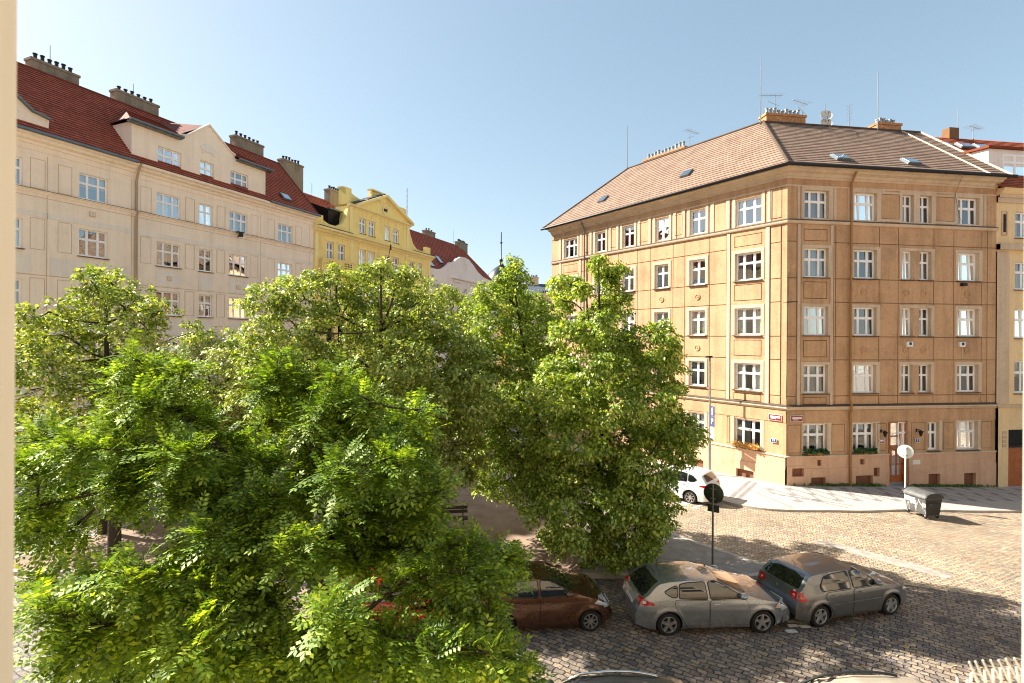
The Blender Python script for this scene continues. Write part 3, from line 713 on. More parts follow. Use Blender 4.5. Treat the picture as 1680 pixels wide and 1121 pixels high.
# roof aerials
rz = 23.4
antenna('antenna_mast', 'tall bare rod behind the chimney above the roof corner', UR.w(2.2, 6.0, 23.3), 4.6, 'rod', group=None)
antenna('antenna_mast', 'tall bare rod beside the right brick chimney', UR.w(11.2, 5.9, 23.3), 4.4, 'rod')
antenna('antenna_mast', 'tall bare rod at the left end of the sunlit ridge', tuple(R1+Vector((-.1, .2, 0))), 3.9, 'rod')
antenna('tv_antenna', 'aerial at the near end of the long chimney on the sunlit ridge', UL.w(10.4, 5.8, 23.4), 2.0, 'yagi', .6)
antenna('tv_antenna', 'aerial with long boom above the row of chimney pots', UR.w(3.7, 6.6, 23.6), 2.3, 'yagi', 3.1)
antenna('tv_antenna', 'plain aerial mast at the right end of the big chimney', UR.w(5.7, 6.4, 23.2), 2.2, 'yagi', 3.6)
antenna('satellite_dish', 'two white satellite dishes on one mast on the right ridge', UR.w(7.3, 6.2, 23.3), 1.9, 'dishes', -1.7, cat='satellite dish')
antenna('tv_antenna', 'comb aerial on the ridge between dishes and right chimney', UR.w(9.2, 6.2, 23.3), 2.0, 'comb', .3)

# ================================================================ cream neighbour on the right
nb = thing('neighbour_building', 'cream apartment house with relief ornament at the right edge', 'building', UR.w(LR+.2, 0, 0))
UN = Fr(UR.w(LR+.02, 0, 0), UR.U); LN = 16.
rs = [(0, LN, 4.35, 4.5, -.14, 1), (0, LN, 14.0, 14.35, -.25, 1), (0, .28, -1.6, 4.3, -.18, 0), (0, .9, 4.6, 13.9, -.06, 1), (0, LN, 16.9, 17.2, -.1, 1), (0, LN, 17.2, 17.6, -.2, 1)]
for k in range(5):
    u0 = 1.35+k*2.7
    for z0, z1 in ((5.2, 7.2), (8.6, 10.4), (11.6, 13.3), (14.8, 16.4)): rs.append((u0, u0+1.3, z0, z1, None, 1))
    if k: rs.append((u0, u0+1.3, 1.0, 3.2, None, 1))
rs.append((.95, 3.0, -1.6, 2.95, .25, 2)); rs.append((.95, 3.0, 1.95, 2.95, .3, 3))
for i in range(3):
    for j in range(4): rs.append((.3+i*.19, .44+i*.19, 1.9+j*.26, 2.08+j*.26, -.04, 1))
rs += framed(.35, .75, 14.9, 16.4, .06, -.05, 1)+framed(.5, .62, 15.1, 16.2, .04, -.05, 3)
b = MB(); height_wall(b, UN, 0, LN, -1.6, 17.6, rs)
b.face([UN.w(0, 0, -1.6), UN.w(0, 11, -1.6), UN.w(0, 11, 17.6), UN.w(0, 0, 17.6)]); b.face([UN.w(LN, 0, -1.6), UN.w(LN, 11, -1.6), UN.w(LN, 11, 17.6), UN.w(LN, 0, 17.6)])
b.face([UN.w(0, 11, -1.6), UN.w(LN, 11, -1.6), UN.w(LN, 11, 17.6), UN.w(0, 11, 17.6)])
b.build('wall', [M_cream, M_tantrim, M_wood, M_dark], nb); dark_room(nb, UN, .4, LN-.2, .8, 17)
b = MB()
for k in range(9): b.tube([UN.w(1.05+k*.23, .18, 1.95), UN.w(1.05+k*.23, .18, 2.95)], .018, 5)
b.box(UN, .95, 3.0, .1, .2, 1.82, 1.95); b.build('gate_grille', M_dark, nb)
for k in range(5):
    u0 = 1.35+k*2.7
    for z0, z1 in ((5.2, 7.2), (8.6, 10.4), (11.6, 13.3), (14.8, 16.4)): window(nb, UN, u0, u0+1.3, z0, z1, 2)
    if k: window(nb, UN, u0, u0+1.3, 1.0, 3.2, 2)
b = MB(); sweep(b, [UN.w(0, 0, 0), UN.w(LN, 0, 0)], [(0, 17.3), (.3, 17.4), (.5, 17.7), (0, 17.75)]); b.build('cornice', M_cream, nb)
b = MB(); tiles(b, UN.w(-.3, -.5, 17.7), UN.w(LN, -.5, 17.7), UN.w(LN, 6, 23.3), UN.w(-.3, 6, 23.3)); b.face([UN.w(-.3, 6, 23.3), UN.w(LN, 6, 23.3), UN.w(LN, 12, 17.7), UN.w(-.3, 12, 17.7)])
nroof = b.build('roof', [M_tileN], nb, uv=True, fix=False)
b = MB(); b.hexa([UN.w(.6, 1.0, 18.6), UN.w(4.2, 1.0, 18.6), UN.w(4.2, 5, 18.6), UN.w(.6, 5, 18.6), UN.w(.6, 1.0, 20.6), UN.w(4.2, 1.0, 20.6), UN.w(4.2, 5, 21.0), UN.w(.6, 5, 21.0)]); dm = b.build('dormer', M_white, nb)
window(dm, UN, 1.6, 3.4, 18.9, 20.3, 2, inset=.96, sill=False, name='dormer_window')
b = MB(); b.hexa([UN.w(.4, .8, 20.6), UN.w(4.4, .8, 20.6), UN.w(4.4, 5.2, 21.0), UN.w(.4, 5.2, 21.0), UN.w(.4, .8, 20.75), UN.w(4.4, .8, 20.75), UN.w(4.4, 5.2, 21.15), UN.w(.4, 5.2, 21.15)]); b.build('dormer_roof', M_tileN, nb)
b = MB(); b.box(UN, 3.0, 3.8, 5.8, 6.4, 23, 24, 0); b.build('chimney', M_brick, nroof)
for u in (-.1+.6, 2.2, 3.6): skylight(nroof, Vector(UN.w(u, 4.2, 17.75+4.7*.86+.08)), axR, inR+Vector((0, 0, .86)), 1.1, .7)
antenna('antenna_mast', 'thin rod on the red roof at the right edge', UN.w(3.9, 6.0, 23.2), 2.2, 'rod')
antenna('tv_antenna', 'aerial on the red roof at the right edge', UN.w(5.2, 6.0, 23.2), 1.1, 'yagi', .4)
# ================================================================ the west side: beige, yellow, white-gabled houses
_n = math.hypot(370, 870)
V0 = Fr((-23.4, 36.0), (370/_n, 870/_n))
def VF(t): return Fr(V0.w(t, 0, 0), V0.U)
axV = Vector((V0.U[0], V0.U[1], 0)); inV = Vector((V0.V[0], V0.V[1], 0))
lb = thing('beige_apartment_building', 'long beige house with red tiled roof, gabled wall dormer and pale panels below its windows', 'building', V0.w(0, 0, 0))
A0, A1 = -10.3, 13.42
lrows = [(3.2, 4.85), (6.52, 8.12), (9.82, 11.43), (13.12, 14.73), (16.48, 18.0)]
lcols = [(-9.7, -7.95, 3), (-5.29, -3.74, 3), (-.76, .88, 3), (2.28, 3.33, 2), (4.73, 6.33, 3), (9.36, 10.94, 3)]
rs = [(A0, A1, 14.95, 15.24, -.03, 1)]
for h in (5.7, 9.15, 12.5+.0, 16.05): rs.append((A0, A1, h-.02, h+.02, .03, 2)) if h not in (12.5,) else rs.append((-2.1, A1, 11.68, 11.72, .03, 2))
rs.append((A0, -2.3, 11.72, 11.76, .03, 2))
for u0, u1, n in lcols:
    for i, (z0, z1) in enumerate(lrows):
        if i < 4 and u0 > -2 and u0 < 9: rs.append((u0-.04, u1+.04, z0-1.35, z0-.32, -.02, 1))
        if i in (1, 2, 3, 4):
            for a in (u0-1.05, u1+.32):
                if a > -2.9 or a < -6: rs += framed(a, a+.7, z0+.02 if i < 4 else 16.5, z1+.15, .035, .025, 2)
        rs.append((u0, u1, z0, z1, None, 0))
for z0 in (13.12, 9.82, 6.52): rs.append((-6.7, -2.45, z0-1.35, z0-.32, -.02, 1)); rs.append((7.9, 12.4, z0-1.4, z0-.36, -.02, 1)); rs.append((-9.9, -7.6, z0-1.35, z0-.32, -.02, 1))
for u in (-6.85, -2.35, -1.98, 7.6, 12.9): rs.append((u-.02, u+.02, 5.7, 18.4, .03, 2))
rs.append((A0, A1, -1, 2.2, -.08, 1))
rs.sort(key=lambda r: r[4] is None)
b = MB(); height_wall(b, V0, A0, A1, -1.2, 19.5, rs)
for u in (A0, A1): b.face([V0.w(u, 0, -1.2), V0.w(u, 10, -1.2), V0.w(u, 10, 19.5), V0.w(u, 0, 19.5)])
b.face([V0.w(A0, 10, -1.2), V0.w(A1, 10, -1.2), V0.w(A1, 10, 19.5), V0.w(A0, 10, 19.5)])
b.build('wall', [M_beige, M_beige2, M_groove2], lb); dark_room(lb, V0, A0+.1, A1-.1, .5, 19)
for j, (u0, u1, n) in enumerate(lcols):
    for i, (z0, z1) in enumerate(lrows):
        window(lb, V0, u0, u1, z0, z1, n, split=.62, fw=.06, mw=.075, inset=.12, pane=M_paneB if i >= 3 else None, style={4: WR.choice([-1, 1, 2, 4]), 3: WR.choice([1, -1, 2])}.get(i), sill=(i != 4))
pth = [V0.w(A0, 0, 0), V0.w(A1, 0, 0)]
b = MB(); sweep(b, pth, [(-.1, 16.22), (.05, 16.24), (.09, 16.34), (.18, 16.38), (.18, 16.42), (-.1, 16.46)]); sweep(b, pth, [(-.1, 18.55), (.04, 18.56), (.04, 18.62), (-.1, 18.64)])
b.build('string_course', M_beige, lb)
b = MB(); sweep(b, pth, [(0, 16.46), (.2, 16.42), (.2, 16.445), (0, 16.49)]); b.build('ledge_flashing', M_ledge, lb)
b = MB(); sweep(b, pth, [(-.1, 18.85), (.08, 18.88), (.12, 19.02), (.3, 19.1), (.36, 19.22), (.55, 19.28), (.58, 19.42), (-.1, 19.46)]); b.build('cornice', M_beige, lb)
# relief ornaments
for u, z in ((.1, 12.35), (5.5, 12.25), (.1, 9.05), (-4.6, 15.7), (-4.6, 12.45)):
    b = MB(); b.box(V0, u-.16, u+.16, -.07, -.015, z-.18, z+.12, 0); b.box(V0, u-.11, u+.11, -.085, -.07, z-.13, z+.07, 1); b.box(V0, u-.04, u+.04, -.1, -.085, z-.1, z+.04, 0); b.build('relief_ornament', [M_groove2, M_beige2], lb)
# roof
EV = 19.46; RZ = 24.85; RS = 4.6
b = MB()
tiles(b, V0.w(A0, -.55, EV), V0.w(13.5, -.55, EV), V0.w(13.7, RS, RZ), V0.w(A0, RS, RZ), .27, .05)
b.face([V0.w(A0, RS, RZ), V0.w(13.7, RS, RZ), V0.w(13.5, 10.2, EV), V0.w(A0, 10.2, EV)]); b.face([V0.w(13.45, -.5, EV), V0.w(13.45, 10, EV), V0.w(13.65, RS, RZ-.05)]); b.face([V0.w(A0+.02, -.5, EV), V0.w(A0+.02, 10, EV), V0.w(A0+.02, RS, RZ-.05)])
lroof = b.build('roof', [M_tileL], lb, uv=True, fix=False)
b = MB(); b.tube([V0.w(A0, RS, RZ+.04), V0.w(13.75, RS, RZ+.04)], .09, 8); b.tube([V0.w(13.55, -.55, EV+.04), V0.w(13.75, RS, RZ+.04)], .07, 8); b.build('ridge_tiles', M_tileL, lroof, smooth=40)
b = MB()
for a, c in ((A0, -7.0), (-7.0, -2.35), (8.0, 13.6)): b.tube([V0.w(a, -.64, EV-.02), V0.w(c, -.64, EV-.02)], .10, 8)
b.build('gutter', M_gut, lroof, smooth=60)
b = MB(); b.tube([V0.w(-2.14, -.62, EV-.05), V0.w(-2.14, -.3, 18.95), V0.w(-2.14, -.12, 18.3), V0.w(-2.14, -.12, 16.5), V0.w(-2.14, -.28, 16.4), V0.w(-2.14, -.1, 15.9), V0.w(-2.14, -.1, 0)], .07, 8)
b.build('downpipe', plain('painted_pipe', srgb(170, 148, 122), .5, .2, var=.1), lb, smooth=50)
for u0, u1, z1 in ((-5.3, -2.7, 25.8), (-.4, 2.6, 25.95), (9.3, 12.3, 26.15), (14.6, 17.2, 25.75)):
    chimney(lroof, V0, u0, u1, 5.0, 5.7, 23.2 if u0 < 14 else 20, z1, 6, [M_chim, M_dark], False, .34)
# wall dormer: two shoulders and a gabled middle
b = MB()
dw = [(-.74, .88, 19.68, 21.1, 3), (2.29, 3.36, 19.66, 21.1, 2), (4.76, 6.36, 19.66, 21.1, 3)]
height_wall(b, V0, -2.4, 8.0, 19.3, 22.1, [(a, c, z0, z1, None, 0) for a, c, z0, z1, n in dw], base=-.04)
gp = [(.75, 22.1), (.75, 22.35), (1.2, 22.42), (2.94, 23.82), (4.75, 22.42), (5.15, 22.3), (5.15, 22.1)]
b.face([V0.w(u, -.04, z) for u, z in gp]); b.face([V0.w(u, .3, z) for u, z in gp])
for i in range(len(gp)-1):
    p, q = gp[i], gp[i+1]; b.face([V0.w(p[0], -.04, p[1]), V0.w(q[0], -.04, q[1]), V0.w(q[0], .3, q[1]), V0.w(p[0], .3, p[1])])
for u in (-2.4, 8.0): b.face([V0.w(u, -.04, 19.3), V0.w(u, 2.6, 22.1), V0.w(u, -.04, 22.1)])
dorm = b.build('dormer', [M_beige], lb); dark_room(dorm, V0, -2.2, 7.8, 19.4, 22)
for a, c, z0, z1, n in dw: window(dorm, V0, a, c, z0, z1, n, split=.62, fw=.06, mw=.075, inset=.1, pane=M_paneB, sill=False, style=1, name='dormer_window')
b = MB(); c = Vector(V0.w(2.9, -.05, 22.0))
pd = [(2.25, 22.05), (2.45, 21.8), (3.35, 21.8), (3.6, 22.05), (3.25, 22.3), (2.9, 22.45), (2.55, 22.3)]
b.prism([V0.w(u, -.045, z) for u, z in pd], (-inV*.05)); b.box(V0, 2.4, 2.5, -.09, -.045, 21.62, 21.8); b.box(V0, 3.3, 3.4, -.09, -.045, 21.62, 21.8); b.build('gable_relief', M_beige2, dorm)
b = MB()
gz = lambda y: EV+(y+.55)*(RZ-EV)/(RS+.55)
tiles(b, V0.w(-2.75, -.45, 22.12), V0.w(.75, -.45, 22.12), V0.w(1.9, 4.3, 24.4), V0.w(-.2, 4.3, 24.4), .27, .05); tiles(b, V0.w(5.15, -.45, 22.05), V0.w(8.35, -.45, 22.05), V0.w(6.9, 3.9, 24.2), V0.w(4.2, 3.9, 24.2), .27, .05)
b.face([V0.w(-2.75, -.45, 22.12), V0.w(-.2, 4.3, 24.4), V0.w(-2.5, 2.1, 22.2)]); b.face([V0.w(8.35, -.45, 22.05), V0.w(6.9, 3.9, 24.2), V0.w(8.2, 2.1, 22.2)])
b.face([V0.w(.75, .1, 22.4), V0.w(2.94, .1, 23.8), V0.w(2.94, 4.5, 24.7), V0.w(1.6, 4.4, 24.4)]); b.face([V0.w(5.15, .1, 22.35), V0.w(2.94, .1, 23.8), V0.w(2.94, 4.5, 24.7), V0.w(4.4, 4.4, 24.4)])
b.build('dormer_roof', [M_tileL], dorm, uv=True, fix=False)
b = MB()
for a, c, z in ((-2.8, .75, 22.08), (5.15, 8.4, 22.02)):
    b = MB(); b.tube([V0.w(a, -.52, z), V0.w(c, -.52, z)], .085, 8); b.box(V0, a+.1, c, -.45, -.04, z-.12, z-.02)
    b.build('dormer_gutter', M_gut, dorm, smooth=50)
b = MB()
for i in range(1, 5):
    p, q = gp[i], gp[i+1]; b.hexa([V0.w(p[0], -.14, p[1]-.02), V0.w(q[0], -.14, q[1]-.02), V0.w(q[0], .34, q[1]-.02), V0.w(p[0], .34, p[1]-.02), V0.w(p[0], -.14, p[1]+.09), V0.w(q[0], -.14, q[1]+.09), V0.w(q[0], .34, q[1]+.09), V0.w(p[0], .34, p[1]+.09)])
b.build('gable_coping', M_beige2, dorm)
# low dormer cut by the window jamb
b = MB(); dp = [(-10.2, 19.3), (-6.85, 19.3), (-6.8, 20.45), (-7.6, 20.6), (-8.3, 21.15), (-9.4, 22.0), (-10.2, 22.2)]
b.prism([V0.w(u, -.05, z) for u, z in dp], inV*2.2); d2 = b.build('dormer', [M_beige], lb)
b = MB(); dq = dp[2:6]
for p, q in zip(dq, dq[1:]): b.hexa([V0.w(p[0], -.3, p[1]), V0.w(q[0], -.3, q[1]), V0.w(q[0], 3, q[1]), V0.w(p[0], 3, p[1]), V0.w(p[0], -.3, p[1]+.09), V0.w(q[0], -.3, q[1]+.09), V0.w(q[0], 3, q[1]+.09), V0.w(p[0], 3, p[1]+.09)])
b.build('dormer_coping', M_gut, d2)
sV = (RZ-EV)/(RS+.55)
skylight(lroof, Vector(V0.w(9.9, -.05, EV+.55*sV+.08)), axV, inV+Vector((0, 0, sV)), .9, .8)
b = MB()
for u, z in ((5.4, 16.0), ): b.box(V0, u-.25, u+.25, -.45, -.12, z+.4, z+.48); b.tube([V0.w(u, -.1, z+.1), V0.w(u, -.35, z+.3)], .05, 6); b.box(V0, u-.12, u+.14, -.5, -.3, z+.1, z+.36)
b.build('wall_bracket', M_dark, lb)
b = MB(); b.box(V0, 5.0, 6.1, -.34, -.06, 19.62, 19.78); b.build('planter', M_dark, dorm)

# ---------------- yellow house
yb = thing('yellow_apartment_building', 'yellow neo-baroque house with pediment, balconies and red roof', 'building', V0.w(23.4, 0, 0))
Y0, Y1 = 13.46, 33.42
yc = [(15.11, 16.05), (16.64, 17.6), (19.76, 20.77), (21.26, 22.25), (24.03, 24.97), (25.54, 26.6), (28.88, 29.84), (30.43, 31.5)]
rs = []
for a, c in yc:
    for z0, z1 in ((15.0, 17.47), (11.4, 13.8), (7.9, 10.2), (4.5, 6.8)):
        rs += [(a-.16, c+.16, z1, z1+.16, -.08, 1), (a-.12, a, z0, z1, -.04, 1), (c, c+.12, z0, z1, -.04, 1)]
for u in (13.55, 18.35, 27.9, 32.9): rs.append((u, u+.4, 14.9, 18.2, -.08, 1))
for a, c in yc:
    for z0, z1 in ((15.0, 17.47), (11.4, 13.8), (7.9, 10.2), (4.5, 6.8)): rs.append((a, c, z0, z1, None, 0))
b = MB(); height_wall(b, V0, Y0, Y1, -1.2, 18.6, rs)
aw = [(19.76, 20.77), (21.26, 22.25), (24.03, 24.97), (25.54, 26.6)]
rs2 = [(18.2, 18.6, 18.6, 21.4, -.12, 1), (28.1, 28.5, 18.6, 21.4, -.12, 1)]
for a, c in aw: rs2 += [(a-.1, c+.1, 20.67, 20.8, -.1, 1), ((a+c)/2-.08, (a+c)/2+.08, 20.8, 21.25, -.12, 1)]
rs2 += [(a, c, 19.12, 20.67, None, 0) for a, c in aw]
height_wall(b, V0, 18.05, 28.7, 18.6, 21.5, rs2, base=-.03)
for u in (18.05, 28.7): b.face([V0.w(u, -.03, 18.6), V0.w(u, 1.6, 18.6), V0.w(u, 1.6, 21.5), V0.w(u, -.03, 21.5)])
for u, z in ((Y0, 18.6), (Y1, 18.6)): b.face([V0.w(u, 0, -1), V0.w(u, 10, -1), V0.w(u, 10, z), V0.w(u, 0, z)])
b.face([V0.w(Y0, 10, -1), V0.w(Y1, 10, -1), V0.w(Y1, 10, 18.6), V0.w(Y0, 10, 18.6)])
b.build('wall', [M_yel, M_yel2], yb); dark_room(yb, V0, Y0+.1, Y1-.1, .5, 18.4); dark_room(yb, V0, 18.3, 28.4, 18.8, 21.3)
for a, c in yc:
    for z0, z1 in ((15.0, 17.47), (11.4, 13.8)): window(yb, V0, a, c, z0, z1, 2, split=.68, fw=.08, mw=.1, inset=.14, style=3 if z0 == 15 else None, sill=False)
for a, c in aw: window(yb, V0, a, c, 19.12, 20.67, 2, split=.66, fw=.08, mw=.1, inset=.12, pane=M_paneB, sill=True, style=1)
b = MB(); p = [V0.w(Y0-.05, 0, 0), V0.w(Y1+.1, 0, 0)]
sweep(b, p, [(-.1, 17.95), (.08, 18.0), (.12, 18.12), (.3, 18.2), (.42, 18.36), (.66, 18.42), (.7, 18.6), (-.1, 18.72)])
p = [V0.w(17.95, 0, 0), V0.w(28.8, 0, 0)]
sweep(b, p, [(-.1, 21.3), (.1, 21.35), (.14, 21.45), (.4, 21.55), (.44, 21.68), (-.1, 21.75)])
sweep(b, [V0.w(Y0, 0, 0), V0.w(Y1, 0, 0)], [(-.1, 14.45), (.12, 14.5), (.16, 14.62), (-.1, 14.7)])
b.build('cornice', M_yel2, yb)
# pediment
b = MB(); b.prism([V0.w(19.3, -.06, 21.7), V0.w(28.9, -.06, 21.7), V0.w(23.9, -.06, 23.75)], inV*.5, 0)
for p_, q in (((19.0, 21.72), (23.9, 23.85)), ((23.9, 23.85), (29.1, 21.72))):
    d = .3; b.hexa([V0.w(p_[0], -.42, p_[1]-.1), V0.w(q[0], -.42, q[1]-.1), V0.w(q[0], .4, q[1]-.1), V0.w(p_[0], .4, p_[1]-.1), V0.w(p_[0], -.46, p_[1]+.18), V0.w(q[0], -.46, q[1]+.18), V0.w(q[0], .4, q[1]+.18), V0.w(p_[0], .4, p_[1]+.18)], 1)
b.lathe(V0.w(24.0, -.1, 22.35), [(.55, 0), (.55, -.05), (.42, -.05), (.4, .02)], 'y', 20, 1, Matrix.Rotation(V0.ang, 3, 'Z')); b.box(V0, 23.7, 24.3, -.1, -.03, 22.2, 22.5, 2)
rr_ = random.Random(5)
for k in range(26):
    t_ = rr_.uniform(-1, 1); u = 24+t_*2.9; z = 22.75+(1-abs(t_))*.45+rr_.uniform(-.06, .06)
    if z < 21.8+(1-abs(t_)*.6)*1.9: b.box(V0, u-.12, u+.12, -.13, -.05, z-.07, z+.07, 1)
b.build('pediment', [M_yel, M_yel2, M_dark], yb)
b = MB(); b.hexa([V0.w(18.7, -.2, 21.9), V0.w(23.9, -.2, 24.1), V0.w(23.9, 1.2, 24.1), V0.w(18.7, 1.2, 21.9), V0.w(18.7, -.2, 21.93), V0.w(23.9, -.2, 24.13), V0.w(23.9, 1.2, 24.13), V0.w(18.7, 1.2, 21.93)])
b.hexa([V0.w(23.9, -.2, 24.1), V0.w(29.2, -.2, 21.9), V0.w(29.2, 1.2, 21.9), V0.w(23.9, 1.2, 24.1), V0.w(23.9, -.2, 24.13), V0.w(29.2, -.2, 21.93), V0.w(29.2, 1.2, 21.93), V0.w(23.9, 1.2, 24.13)])
b.build('pediment_roof', plain('slate_sheet', srgb(44, 46, 54), .5, .2), yb)
# parapet behind the pediment, curved side walls
b = MB()
pp = [(18.1, 21.6), (18.1, 23.3), (19.0, 23.35), (19.9, 23.0), (21.0, 22.8), (22.0, 23.1), (22.6, 23.4), (22.7, 24.1), (23.9, 24.35), (25.2, 24.1), (25.3, 23.3), (26.4, 22.9), (27.2, 23.1), (27.5, 23.5), (28.5, 23.4), (28.5, 21.6)]
b.prism([V0.w(u, .75, z) for u, z in pp], inV*.45, 0)
for a, c, z in ((18.0, 19.05, 23.35), (22.6, 25.3, 24.3), (27.4, 28.6, 23.5)): b.box(V0, a, c, .62, 1.3, z, z+.16, 1)
b.box(V0, 18.05, 18.9, .3, 1.2, 21.7, 23.4, 0); b.box(V0, 27.6, 28.5, .3, 1.2, 21.7, 23.5, 0)
b.build('parapet', [M_yel, M_yel2], yb)
b = MB()
wl_ = [(13.5, 18.6), (13.5, 19.75), (14.6, 19.75), (14.6, 19.3), (15.4, 19.1), (16.4, 19.1), (17.2, 19.5), (17.7, 20.2), (18.05, 21.2), (18.05, 18.6)]
wr_ = [(33.35, 18.6), (33.35, 19.7), (32.3, 19.7), (32.3, 19.2), (31.3, 19.0), (30.3, 19.1), (29.5, 19.6), (29.0, 20.4), (28.7, 21.2), (28.7, 18.6)]
b.prism([V0.w(u, -.02, z) for u, z in wl_], inV*.4); b.build('side_gable', M_yel, yb)
b = MB(); b.prism([V0.w(u, -.02, z) for u, z in wr_], inV*.4); b.build('side_gable', M_yel, yb)
b = MB(); b.box(V0, 13.5, 18.0, -.7, 0, 18.62, 18.68); b.box(V0, 28.8, 33.4, -.7, 0, 18.62, 18.68); b.build('cornice_flashing', M_dark, yb)
b = MB(); tiles(b, V0.w(Y0, .3, 18.6), V0.w(Y1, .3, 18.6), V0.w(Y1, 5, 23.1), V0.w(Y0, 5, 23.1)); b.face([V0.w(Y0, 5, 23.1), V0.w(Y1, 5, 23.1), V0.w(Y1, 10, 18.6), V0.w(Y0, 10, 18.6)])
yr = b.build('roof', [M_tileL], yb, uv=True, fix=False)
chimney(yr, V0, 20.4, 23.0, 4.4, 5.2, 20.5, 24.3, 7, [M_chim, M_dark], h=.34)
skylight(yr, Vector(V0.w(14.3, 1.2, 18.6+.9*.957+.1)), axV, inV+Vector((0, 0, .957)), 1.0, 1.3); skylight(yr, Vector(V0.w(30.6, 1.6, 18.6+1.3*.957+.1)), axV, inV+Vector((0, 0, .957)), .9, 1.0)
b = MB(); b.hexa([V0.w(16.6, 1.2, 19.4), V0.w(18.2, 1.2, 19.4), V0.w(18.2, 4, 20), V0.w(16.6, 4, 20), V0.w(16.4, 1.0, 20.9), V0.w(18.3, 1.0, 20.9), V0.w(18.3, 4.6, 22.2), V0.w(16.4, 4.6, 22.2)], 0); b.box(V0, 16.3, 18.35, .7, 1.1, 20.85, 21.0, 1); b.build('roof_dormer', [M_dark, M_gut], yr)
# balconies
def balcony(u0, u1, z0, z1, bow, solid=True):
    b = MB(); n = 12; P = []
    for i in range(n+1):
        s = i/n; u = u0+(u1-u0)*s; y = -.35-bow*(1-(2*s-1)**2)**.5 if bow else -1.1
        P.append((u, y))
    P = [(u0, 0)]+P+[(u1, 0)]
    for (a, ya), (c, yc_) in zip(P, P[1:]):
        b.hexa([V0.w(a, ya, z0-.2), V0.w(c, yc_, z0-.2), V0.w(c, yc_+.15, z0-.2), V0.w(a, ya+.15, z0-.2), V0.w(a, ya, z0), V0.w(c, yc_, z0), V0.w(c, yc_+.15, z0), V0.w(a, ya+.15, z0)], 1)
        if solid:
            b.hexa([V0.w(a, ya+.03, z0), V0.w(c, yc_+.03, z0), V0.w(c, yc_+.13, z0), V0.w(a, ya+.13, z0), V0.w(a, ya+.03, z1-.1), V0.w(c, yc_+.03, z1-.1), V0.w(c, yc_+.13, z1-.1), V0.w(a, ya+.13, z1-.1)], 0)
            b.hexa([V0.w(a, ya-.04, z1-.1), V0.w(c, yc_-.04, z1-.1), V0.w(c, yc_+.18, z1-.1), V0.w(a, ya+.18, z1-.1), V0.w(a, ya-.04, z1), V0.w(c, yc_-.04, z1), V0.w(c, yc_+.18, z1), V0.w(a, ya+.18, z1)], 1)
        else:
            b.tube([V0.w(a, ya, z1), V0.w(c, yc_, z1)], .03, 5, 2); b.tube([V0.w(a, ya, z0+.1), V0.w(c, yc_, z0+.1)], .02, 5, 2)
            for k in range(5):
                f = k/5; b.tube([V0.w(a+(c-a)*f, ya+(yc_-ya)*f, z0), V0.w(a+(c-a)*f, ya+(yc_-ya)*f, z1)], .014, 4, 2)
    b.face([V0.w(u, y, z0-.02) for u, y in P], 1); b.face([V0.w(u, y, z0-.21) for u, y in P], 1)
    if solid:
        for s in ([.12, .17, .48, .53, .58, .63, .68] if u1-u0 > 4 else [.3, .4, .5, .6, .7]):
            i = s*n; k = int(i); u, y = P[k+1]; u += (P[k+2][0]-u)*(i-k); y += (P[k+2][1]-y)*(i-k)
            for z in (z0+.22, z0+.45, z0+.66): b.box(V0, u-.055, u+.055, y+.0, y+.06, z-.06, z+.06, 2)
    return b.build('balcony', [M_yel, M_yel2, M_dark], yb)
balcony(14.1, 18.9, 14.75, 15.72, .75); balcony(19.3, 27.0, 14.75, 15.72, 0, False); balcony(28.2, 32.2, 14.75, 15.72, .6)
b = MB(); b.tube([V0.w(22.6, -1.15, 14.8), V0.w(23.3, -1.3, 18.4)], .035, 6); b.tube([V0.w(22.9, -1.2, 16.6), V0.w(21.6, -1.1, 16.9)], .02, 5); b.tube([V0.w(23.3, -1.3, 18.4), V0.w(23.35, -1.3, 17.8)], .07, 6)
t = thing('balcony_pole', 'thin leaning dark pole standing on the iron balcony of the yellow house', 'pole', V0.w(22.6, -1.15, 14.8)); b.build('pole', M_dark, t)
antenna('antenna_mast', 'tall lattice mast with a round dish rising from the yellow house roof', V0.w(32.6, 3.0, 20.6), 6.8, 'comb', .4)
antenna('satellite_dish', 'grey satellite dish at the foot of the tall mast behind the yellow house', V0.w(32.5, 2.6, 19.6), 2.3, 'dish', -1.0, cat='satellite dish')
antenna('tv_antenna', 'comb aerial on the beige house roof beside the last chimney', V0.w(16.6, 5.6, 23), 2.6, 'comb', .9)
antenna('tv_antenna', 'small aerial between the beige and the yellow house roofs', V0.w(18.8, 5.4, 23), 1.5, 'comb', .2)
antenna('antenna_mast', 'thin rod rising behind the leftmost chimney stack', V0.w(-3.9, 5.9, 24), 3.4, 'rod')
antenna('antenna_mast', 'thin rod rising behind the second chimney stack', V0.w(1.3, 5.9, 24), 3.2, 'rod')

